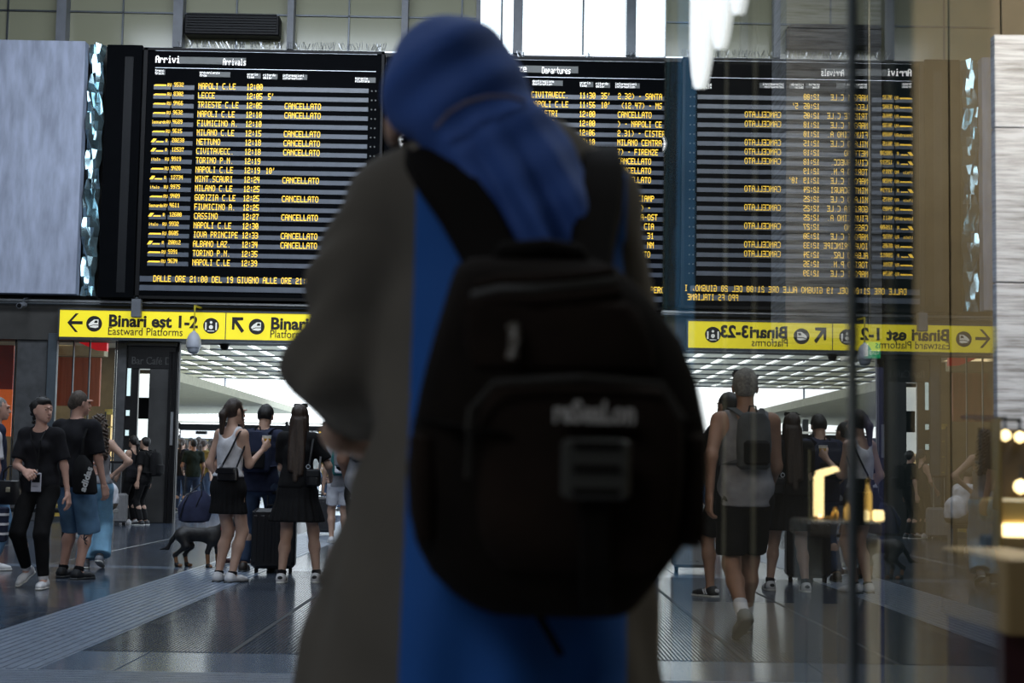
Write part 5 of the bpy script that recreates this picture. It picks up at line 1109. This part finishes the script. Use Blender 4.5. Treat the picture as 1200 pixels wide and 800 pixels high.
# scapular: blue panel over the back, open at the sides
def fold_scap(V):
    return V + np.stack([np.zeros(len(V)), -.006 * np.sin(V[:, 0] * 70 + 2 * np.sin(V[:, 2] * 3)) * np.clip((1.2 - V[:, 2]) * 3, .3, 1), np.zeros(len(V))], 1)
xa, xb = nn(470, 700, 1.52)[0], nn(738, 700, 1.52)[0]
sp = body_robe(.012) + [capsule(sl + (.015, 0, .004), sr + (.005, 0, .006), .047)]
box_cut = lambda p, n_: plane_cut(p, n_)
sp += [box_cut((xa, 0, 0), (-1, 0, 0)), box_cut((xb, 0, 0), (1, 0, 0)), box_cut((0, 0, .12), (0, 0, -1)), box_cut((0, .05, 0), (0, 1, 0)), box_cut(sl + (0, 0, .06), (0, 0, 1)) if False else box_cut((0, 0, nk[2] - .012), (0, 0, 1))]
sdf('scapular', sp, .0085, M_scap, nun, .03, fold_scap)
# veil: close over the bowed head, falling down the back to the right
c0, c1, c2, c3, c4 = nn(530, 97, 1.655), nn(550, 140, 1.625), nn(602, 200, 1.60), nn(634, 262, 1.575), nn(640, 345, 1.555)
def veil_f(V):
    u = V[:, 0] * math.cos(.55) + V[:, 2] * math.sin(.55)      # across the fall of the cloth
    t = np.clip((c1[2] - V[:, 2]) / .12, 0, 1); a = np.clip(1 - t, 0, 1)
    d = .012 * t * np.sin(u * 150 + 2 * np.sin(V[:, 2] * 12)) + .0015 * t * np.sin(u * 330 + 1) + .0045 * a * np.sin(V[:, 0] * 60 - V[:, 2] * 95 + 2)
    V = V.copy(); V[:, 1] -= d; V[:, 0] += .04 * d; return V
vp = [ellip(c0 + (.0, .01, .004), (.0705, .094, .071), rotz(.1).T), capsule(nn(495, 118, 1.65), nn(560, 118, 1.64), .043, .048), capsule(c0 + (.015, -.01, -.015), c1, .060, .056, flat=.9), capsule(c1 + (.018, 0, 0), c2, .054, .060, flat=.75), capsule(c2, c3, .064, .062, flat=.5), capsule(c3, c4, .062, .060, flat=.45, cap=1),
      capsule(nn(525, 165, 1.62), nn(585, 225, 1.60), .022, .03, flat=.6), capsule(nn(585, 225, 1.60), nn(600, 310, 1.575), .03, .035, flat=.5)]
veil = sdf('veil', vp, .0055, M_veil, nun, .022, veil_f)
# seam of the veil across the nape
pts = [nn(510, 150, 1.567), nn(526, 132, 1.557), nn(546, 120, 1.552), nn(572, 113, 1.553), nn(596, 113, 1.560), nn(614, 118, 1.578)]
MB().tube(pts, .0024, 8).build('veil_seam', mat('seam', (.13, .11, .16), .8), veil, True)
# phone held in front
ph = empty('phone', tuple(NB + wL + (.07, .12, .02))); tag(ph, 'phone held low in the left hand of the veiled person', 'phone')
MB().box((-.036, -.004, -.07), (.036, .004, .07), .003).build('phone_body', M_black, ph); MB().box((-.032, -.0055, -.06), (.032, -.004, .06)).build('phone_screen', mat('phone_screen', (.1, .2, .25), .2, emit=(.3, .6, .7), es=.4), ph)
# ---------------------------------------------------------------- backpack
BYc = 1.47
bpk = empty('backpack', (0, BYc, 0)); tag(bpk, 'large black-brown backpack with pale blurred lettering on the veiled person', 'backpack')
M_bp = mat('backpack_fabric', (.008, .0055, .004), .85, var=.3, scale=12, bump=.2, spec=.08); M_bp2 = mat('backpack_panel', (.013, .008, .0055), .85, var=.3, scale=12, bump=.2, spec=.08); M_web = mat('webbing', (.006, .0045, .0035), .8, spec=.08); M_zip = mat('zip', (.025, .022, .018), .5, spec=.2)
def bl(px, py, Y): v = at(px, py, Y); return Vector((v.x, v.y - BYc, v.z))
prof = [(306, 548, 702, .35), (314, 535, 722, .6), (332, 528, 742, .8), (360, 520, 768, .92), (400, 508, 797, 1.0), (445, 496, 815, 1.05), (500, 484, 826, 1.08), (550, 477, 828, 1.1), (600, 479, 818, 1.1), (640, 489, 797, 1.08), (670, 505, 775, 1.0), (695, 530, 755, .88), (711, 555, 742, .7), (719, 575, 728, .45)]
def rings(prof, Y, dep, nx=1.0):
    R_ = []
    for y, a, b_, d in reversed(prof):
        p0 = bl(a, y, Y); p1 = bl(b_, y, Y); R_.append((((p0.x + p1.x) / 2, p0.y, (p0.z + p1.z) / 2), (p1.x - p0.x) / 2 * nx, dep * d))
    return R_
pk = loft('pack_body', rings(prof, BYc, .085), M_bp, bpk, 40, 2.7)
# front pocket, side pockets, top cap with folds
pocket = [(452, 590, 768, .25), (460, 572, 786, .7), (500, 560, 800, .95), (560, 556, 800, 1.0), (620, 560, 792, 1.0), (650, 572, 775, .8), (668, 590, 755, .35)]
loft('front_pocket', rings(pocket, BYc - .085, .032), M_bp2, bpk, 36, 3.2)
loft('upper_pocket', rings([(352, 560, 732, .3), (360, 548, 748, .7), (400, 545, 765, .95), (430, 552, 768, .8), (440, 565, 755, .3)], BYc - .075, .022), M_bp2, bpk, 32, 3)
for a, b_ in ((480, 520), (790, 826)): loft('side_pocket', rings([(505, a + 4, b_ - 4, .4), (515, a, b_, .8), (580, a, b_, 1), (630, a + 6, b_ - 2, .8), (640, a + 10, b_ - 6, .4)], BYc - .03, .05), M_bp2, bpk, 20, 2.4)
# raised rolled lid edge
for k_ in range(3):
    y = 322 + k_ * 12; pts = [bl(560 - k_ * 6, y + 14, BYc - .062 - k_ * .006), bl(585, y + 2 + 4, BYc - .072 - k_ * .006), bl(630, y + 6, BYc - .078 - k_ * .006), bl(680, y + 2, BYc - .074 - k_ * .006), bl(716 + k_ * 4, y - 3, BYc - .06 - k_ * .006)]
    MB().tube(pts, .006, 8).build('lid_roll', M_bp2 if k_ != 1 else M_zip, bpk, True)
MB().tube([bl(582, 312, BYc - .02), bl(590, 294, BYc - .03), bl(640, 290, BYc - .035), bl(676, 297, BYc - .03), bl(684, 312, BYc - .02)], .009, 10).build('grab_handle', M_web, bpk, True)
# zips
MB().tube([bl(548, 560, BYc - .105), bl(552, 480, BYc - .112), bl(580, 448, BYc - .118), bl(680, 442, BYc - .12), bl(775, 450, BYc - .112), bl(800, 490, BYc - .105)], .0035, 6).build('zip', M_zip, bpk); MB().tube([bl(553, 476, BYc - .117), bl(549, 505, BYc - .12)], .004, 6).build('zip_puller', M_zip, bpk)
MB().tube([bl(601, 380, BYc - .10), bl(604, 396, BYc - .103), bl(600, 420, BYc - .103)], .006, 8).build('zip_puller', mat('puller', (.12, .10, .08), .4), bpk)
# centre strap with buckle
def strip(name, pts, w, t, m): mb = MB(); mb.ribbon(pts, Vector((1, 0, 0)), Vector((0, -1, 0)), w, t); return mb.build(name, m, bpk)
strip('centre_strap', [bl(698, y, Y_) for y, Y_ in ((512, 1.345), (530, 1.338), (600, 1.336), (660, 1.345), (700, 1.37), (716, 1.40))], .028, .006, M_web)
bk = MB().box((-.030, -.010, -.026), (.030, .004, .026), .004).build('buckle', mat('buckle_plastic', (.03, .028, .022), .5), bpk); bk.location = bl(698, 549, 1.332)
for dz_ in (-.02, .0, .02): MB().box((-.02, -.013, dz_ - .003), (.02, -.009, dz_ + .003)).build('buckle_bar', M_web, bk)
for s_ in (-1, 1): strip('side_strap', [bl(655 + s_ * 70, 505, 1.352), bl(655 + s_ * 120, 498, 1.378), bl(655 + s_ * 155, 490, 1.42)], .02, .005, M_web).location = (0, 0, 0)
tx = ftext('lettering', 'reSeaLon', .0265, mat('print_pale', (.35, .32, .29), .6), Matrix.Translation(bl(648, 494, 1.343)) @ Matrix.Rotation(PI / 2, 4, 'X'), bpk, .001, .001, .72)
# shoulder straps, over the shoulders and back to the pack
def sstrap(pts, ws):
    pts = [Vector(p) for p in pts]; nv = []; wv = []
    for i in range(len(pts)):
        d = (pts[min(i + 1, len(pts) - 1)] - pts[max(i - 1, 0)]).normalized(); n_ = Vector((0, -1, .25)); 
        if i >= len(pts) - 3: n_ = Vector((0, .3, 1)) if i == len(pts) - 3 else Vector((0, 1, .2))
        n_ = (n_ - d * n_.dot(d)).normalized(); nv.append(n_); wv.append(d.cross(n_).normalized())
    mb = MB(); mb.ribbon(pts, wv, nv, ws, .018); return mb.build('shoulder_strap', M_web, bpk, True)
sstrap([bl(588, 325, 1.50), bl(572, 290, 1.53), bl(548, 245, 1.555), bl(520, 205, 1.58), bl(503, 180, 1.62), bl(497, 172, 1.68), bl(488, 205, 1.76), bl(470, 320, 1.80)], [.06, .06, .062, .062, .06, .058, .055, .05])
sstrap([bl(690, 325, 1.50), bl(694, 285, 1.53), bl(703, 240, 1.56), bl(706, 205, 1.59), bl(705, 186, 1.63), bl(703, 180, 1.68), bl(712, 210, 1.75), bl(718, 320, 1.79)], [.046, .046, .048, .048, .048, .046, .044, .04])
MB().tube([bl(628, 716, 1.47), bl(645, 745, 1.46), bl(658, 768, 1.455)], .004, 6).build('loose_strap', M_web, bpk)
# ---------------------------------------------------------------- glass partition beside the camera and the shop behind it
GX = 1280 / 2 / FPX          # 0.356 m to the right, parallel to the line of sight
gp_ = empty('window_3', (0, 0, 0)); tag(gp_, kind='structure')
M_pg = thin_glass('shop_glass', (.80, .78, .70), 1.25)
yg = lambda px: GX * FPX / (px - 600 + 3)
def pane(ya, yb): box('pane', (GX, ya, .02), (GX + .0001, yb, 3.3), M_pg, gp_)
def sheet(name, ya, yb, z0, z1, m, parent):
    return mesh(name, [(GX, ya, z0), (GX, yb, z0), (GX, yb, z1), (GX, ya, z1)], [(0, 1, 2, 3)], m, parent)
sheet('pane', yg(1168), yg(1002), .02, 3.3, M_pg, gp_); sheet('pane', yg(998), yg(776), .02, 3.3, M_pg, gp_)
M_edge_refl = mat('glass_edge', (.10, .26, .48), .2, spec=.8); M_mul = mat('mullion_dark', (.03, .04, .045), .4)  # edge blue painted in for colours reflected along the glass edge
o = box('glass_edge', (GX + .001, yg(779), .02), (GX + .030, yg(776), 3.3), mat('green_edge', (.22, .42, .5), .15, spec=.8), gp_)
box('edge_reflection', (GX + .004, yg(790), .0), (GX + .045, yg(779) - .02, 3.3), M_edge_refl, gp_)
box('joint', (GX - .003, yg(1003.5), .0), (GX + .012, yg(998), 3.3), M_mul, gp_)
box('post', (GX + .002, yg(1048), .0), (GX + .02, yg(1037), 3.3), mat('post_blue', (.05, .075, .09), .35), gp_)
box('bright_seam', (GX + .001, yg(849.5), .0), (GX + .004, yg(848), 3.3), mat('seam_pale', (.4, .38, .3), .4), gp_)
box('bright_seam', (GX + .001, yg(884), .0), (GX + .004, yg(882), 3.3), mat('seam_pale', (.4, .38, .3), .4), gp_)
box('floor_rail', (GX - .01, yg(1168), .0), (GX + .03, yg(776), .02), M_dsteel, gp_)
# white lettering on the glass: rounded outline strokes
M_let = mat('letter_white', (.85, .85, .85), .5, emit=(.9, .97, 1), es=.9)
lt = empty('glass_lettering', (GX - .008, 2.9, 1.84)); tag(lt, 'large white rounded outline letters on the glass high at the right', 'lettering')
def gl_letter(pa, pb, kind):
    """flat letter cut from sheet, standing on the glass; pa..pb = its span on the glass"""
    y1, y0 = yg(pa), yg(pb); c = (y0 + y1) / 2; ro = (y1 - y0) / 2; ri = ro * .22; zb0, zt = 1.822, 2.62; mb = MB(); t_ = .05
    out = []; inn = []
    for i in range(17):
        a = PI + PI * i / 16; out.append((c + ro * math.cos(a), zb0 + ro * (1 + math.sin(a)))); inn.append((c + ri * math.cos(a), zb0 + t_ + ro * .7 + ri * math.sin(a) * 2))
    if kind == '0':
        for i in range(17): a = PI * i / 16; out.append((c + ro * math.cos(a), zt - ro * (1 - math.sin(a)))); inn.append((c + ri * math.cos(a), zt - t_ - ro * .7 + ri * math.sin(a) * 2))
    else: out = [(c - ro, zt)] + out + [(c + ro, zt)]; inn = [(c - ri, zt)] + inn + [(c + ri, zt)]
    k = len(out); P_ = lambda q, x: (x, q[0] - 2.9, q[1] - 1.84)
    for x in (0, .006): mb.V += [P_(q, x) for q in out] + [P_(q, x) for q in inn]
    for i in range(k if kind == '0' else k - 1):
        j = (i + 1) % k
        mb.F += [(i, j, k + j, k + i), (2 * k + i, 3 * k + i, 3 * k + j, 2 * k + j), (i, 2 * k + i, 2 * k + j, j), (k + i, k + j, 3 * k + j, 3 * k + i)]
    mb.build('letter', M_let, lt)
gl_letter(811, 834, '0'); gl_letter(837, 855, 'u'); gl_letter(860, 873, 'u')
# --- real things behind the glass
M_trav = bpy.data.materials.new('striated_travertine'); M_trav.use_nodes = True; n = M_trav.node_tree; L = n.links.new; p = n.nodes['Principled BSDF']; p.inputs['Roughness'].default_value = .55
t = n.nodes.new('ShaderNodeTexCoord'); mp = n.nodes.new('ShaderNodeMapping'); no = n.nodes.new('ShaderNodeTexNoise'); r = n.nodes.new('ShaderNodeValToRGB'); no2 = n.nodes.new('ShaderNodeTexNoise'); b = n.nodes.new('ShaderNodeBump')
L(t.outputs['Object'], mp.inputs[0]); mp.inputs['Scale'].default_value = (1.2, 1.2, 22); L(mp.outputs[0], no.inputs['Vector']); no.inputs['Scale'].default_value = 2.2; no.inputs['Detail'].default_value = 8; no.inputs['Roughness'].default_value = .7
L(no.outputs[0], r.inputs[0]); r.color_ramp.elements[0].position = .36; r.color_ramp.elements[0].color = (.14, .145, .16, 1); r.color_ramp.elements[1].position = .56; r.color_ramp.elements[1].color = (.38, .41, .48, 1)
L(r.outputs[0], p.inputs['Base Color']); L(no.outputs[0], b.inputs['Height']); b.inputs['Strength'].default_value = .4; L(b.outputs[0], p.inputs['Normal'])
ZT = 4.2
def pil(px0, px1, Y, d, z0, z1, label):
    a = at(px0, 500, Y).x; b_ = at(px1, 500, Y).x; t = empty('stone_pillar', (a, Y, z0)); tag(t, label, 'pillar'); w_ = b_ - a; h = z1 - z0; k_ = 0; z = 0; hs = (.62, .62)
    while z < h - .01:
        e = min(h, z + .62); box('stone_slab', (0, 0, z + .002), (w_, d, e - .002), M_trav, t, .003); z = e
    return t
pil(920, 1034, 9.0, .5, at(950, 396, 9.0).z, ZT + .8, 'grey striated travertine pillar seen through the glass over the mirrored board')
pil(1169, 1300, 6.0, .05, 0, at(1185, 40, 6).z, 'pale striated travertine pillar at the right edge of the picture')
M_brown = mat('brown_partition', (.21, .175, .115), .6, var=.08); M_shopd = mat('shop_dark', (.02, .019, .018), .6)
sp_ = tag(box('wall_shop_back', (at(778, 500, 13).x, 13.0, 0), (6.2, 13.2, 4.6), M_shopd), kind='structure')
pt = empty('partition_wall', (at(1052, 500, 8).x, 8.0, 0)); tag(pt, kind='structure')
wpt = at(1240, 500, 8).x - pt.location.x
for i in range(3): box('panel', (i * wpt / 3 + .004, 0, 0), ((i + 1) * wpt / 3 - .004, .08, ZT + .3), M_brown, pt, .004)
struct('wall_shop_side', (4.6, 1.0, 0), (4.8, 13, 4.6), M_brown)
struct('floor_shop', (GX + .04, -1, .0), (4.6, 13, .012), mat('shop_floor', (.20, .16, .105), .4))
area('shop_fill', (2.6, 4.4, 3.6), (math.radians(48), 0, 0), 1.8, 1.8, 95, (1.0, .86, .64))  # unseen warm fill added to brighten the brown partition
area('shop_fill', (1.6, 2.4, 3.2), (math.radians(35), 0, math.radians(-35)), 1.0, 1.0, 80, (.82, .90, 1.0))  # unseen cool fill added to brighten the stone pillar
# exit sign
M_green = mat('exit_green', (.0, .22, .10), .4, emit=(.0, .5, .22), es=.35)
Y = 7.6; es = empty('exit_sign', (at(1008, 418, Y).x, Y, at(1008, 419, Y).z)); tag(es, 'small green and white exit sign behind the glass under the mirrored yellow sign', 'sign')
s_ = Y / FPX; box('sign_face', (0, 0, 0), (24 * s_, .04, 19 * s_), M_green, es, .003); box('sign_pictogram', (2 * s_, -.006, 2 * s_), (9 * s_, .0, 17 * s_), M_signw, es)
mb = MB(); dots(mb, 'EXIT', 11 * s_, 4 * s_, -.003, 3 * s_, 5 * s_); tag(mb.build('sign_text', M_signw, es), kind='stuff'); MB().tube([(12 * s_, .02, 19 * s_), (12 * s_, .02, 4.6 - es.location.z)], .008, 6).build('hanger', M_dsteel, es)
# blue panel banner
bb = tag(pxbox('banner', 1012, 430, 1037, 838, 7.0, .05, mat('blue_banner', (.01, .015, .07), .4), None, .004), 'dark blue upright panel behind the glass below the exit sign', 'panel')
# display counter with glowing frame and golden pieces
M_glow = mat('warm_glow', (1, .8, .45), .4, emit=(1, .78, .38), es=2.6); M_goldm = mat('gold', (.75, .48, .12), .25, .8); M_cream2 = mat('cream_laminate', (.42, .36, .26), .5); M_ctop = mat('counter_top', (.05, .045, .04), .35)
Y = 3.4; dc = empty('display_counter', (at(946, 620, Y).x, Y, 0)); tag(dc, 'shop counter with dark edge and glowing display behind the glass', 'counter'); s_ = Y / FPX
X0 = lambda px: (px - 946) * s_; Z0 = lambda py: 1.1 + (554 - py) * s_
box('counter_top', (0, 0, Z0(628)), (X0(1034), .22, Z0(609)), M_ctop, dc, .006); box('counter_front', (X0(1003), .02, 0), (X0(1034), .2, Z0(628)), M_cream2, dc, .004)
box('counter_panel', (X0(950), .05, 0), (X0(970), .2, Z0(628)), mat('grey_laminate', (.2, .21, .22), .4), dc, .004); box('glass_case', (X0(948), .0, Z0(609)), (X0(949.5), .006, Z0(525)), mat('case_edge', (.2, .18, .1), .3), dc); box('case_rail', (X0(948), .0, Z0(527)), (X0(1030), .012, Z0(525)), M_dsteel, dc)
fl2 = empty('frame_lamp', (at(957, 609, Y + .1).x, Y + .1, Z0(609) + .001)); tag(fl2, 'bright warm bent light tube standing on the counter', 'lamp')
box('lamp_upright', (0, 0, 0), (9 * s_, .04, 52 * s_), M_glow, fl2, .003); mb = MB(); mb.poly([(2 * s_, 0, 50 * s_), (3 * s_, 0, 57 * s_), (24 * s_, 0, 63 * s_), (28 * s_, 0, 58 * s_), (9 * s_, 0, 51 * s_)], (0, 1, 0), .04); mb.build('lamp_arm', M_glow, fl2); box('lamp_foot', (-2 * s_, 0, 0), (20 * s_, .06, 3 * s_), M_goldm, fl2)
def jar(px, py, h, r, label, m, Y=3.5, base=None):
    c = at(px, py, Y); sz = Y / FPX; t = empty('ornament', (c.x, Y, Z0(609))); tag(t, label, 'ornament')
    MB().lathe((0, 0, 0), [(r * .8 * sz, 0), (r * sz, h * .15 * sz), (r * .95 * sz, h * .6 * sz), (r * .4 * sz, h * .75 * sz), (r * .35 * sz, h * .85 * sz)], 16).build('vessel', m, t, True); MB().lathe((0, 0, h * .85 * sz), [(r * .45 * sz, 0), (r * .45 * sz, h * .15 * sz)], 12).build('stopper', M_goldm, t); return t
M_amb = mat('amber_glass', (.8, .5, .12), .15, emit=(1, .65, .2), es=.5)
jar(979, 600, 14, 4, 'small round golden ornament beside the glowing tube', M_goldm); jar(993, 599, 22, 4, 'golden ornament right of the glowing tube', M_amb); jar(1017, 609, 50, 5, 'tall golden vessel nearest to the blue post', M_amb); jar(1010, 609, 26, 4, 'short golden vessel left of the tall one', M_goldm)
for px, lb in ((1011, 'left small glowing block on the counter edge'), (1028, 'right small glowing block on the counter edge')):
    qx = at(px, 600, 3.45).x; tag(box('candle', (qx - .009, 3.42, Z0(609)), (qx + .009, 3.46, Z0(609) + .024), M_glow, None, .003), lb, 'light')
# objects behind the far right part of the glass
Y = 2.6; s_ = Y / FPX
ct = empty('display_shelf', (at(1166, 600, Y).x, Y, 0)); tag(ct, 'warm lit shop shelf at the right edge of the picture', 'shelf')
xx = lambda px: (px - 1166) * s_; zz = lambda py: 1.1 + (558 - py) * s_
box('shelf_box', (xx(1172), 0, zz(612)), (xx(1290), .12, zz(584)), mat('shelf_gold', (.5, .35, .12), .5), ct, .004); box('shelf_light', (xx(1176), -.01, zz(628)), (xx(1290), .02, zz(613)), M_glow, ct, .003)
box('shelf_back', (xx(1172), .10, zz(584)), (xx(1290), .12, zz(500)), mat('shelf_brown', (.10, .07, .04), .6), ct); box('lower_cabinet', (xx(1172), .05, 0), (xx(1290), .12, zz(628)), mat('cabinet_dark', (.05, .045, .04), .5), ct, .004)
box('shelf_post', (xx(1169), -.01, 0), (xx(1172), .03, zz(490)), mat('brass_post', (.4, .28, .1), .35, .5), ct)
for k_, (px, py, r_, lb) in enumerate(((1178, 510, 7, 'left glowing bulb on the upper shelf at the right edge'), (1195, 512, 7, 'right glowing bulb on the upper shelf at the right edge'), (1196, 570, 9, 'large glowing bulb above the gold shelf box'))):
    c = at(px, py, Y + .1); t = empty('bulb', (c.x, Y + .1, c.z)); tag(t, lb, 'lamp'); MB().lathe((0, 0, 0), [(0.001, -r_ * s_), (r_ * .8 * s_, -r_ * .6 * s_), (r_ * s_, 0), (r_ * .8 * s_, r_ * .6 * s_), (.001, r_ * s_)], 14).build('globe', M_glow, t, True); MB().tube([(0, 0, r_ * s_), (0, 0, r_ * s_ + .02), (0, .25, r_ * s_ + .03)], .004, 6).build('stem', M_dsteel, t)
Y = 2.0; s_ = Y / FPX
tb = empty('crate', (at(1180, 700, Y).x, Y, 0)); tag(tb, 'tan cardboard-coloured box low at the right edge', 'box')
a = at(1182, 745, Y); b_ = at(1270, 655, Y); MB().box((0, 0, a.z), (b_.x - a.x, .3, b_.z), .004).build('box_body', mat('tan_card', (.42, .29, .14), .7), tb); MB().box((0.003, .02, 0), (b_.x - a.x, .28, a.z - .0)).build('plinth', mat('plinth_plum', (.05, .012, .02), .5), tb)
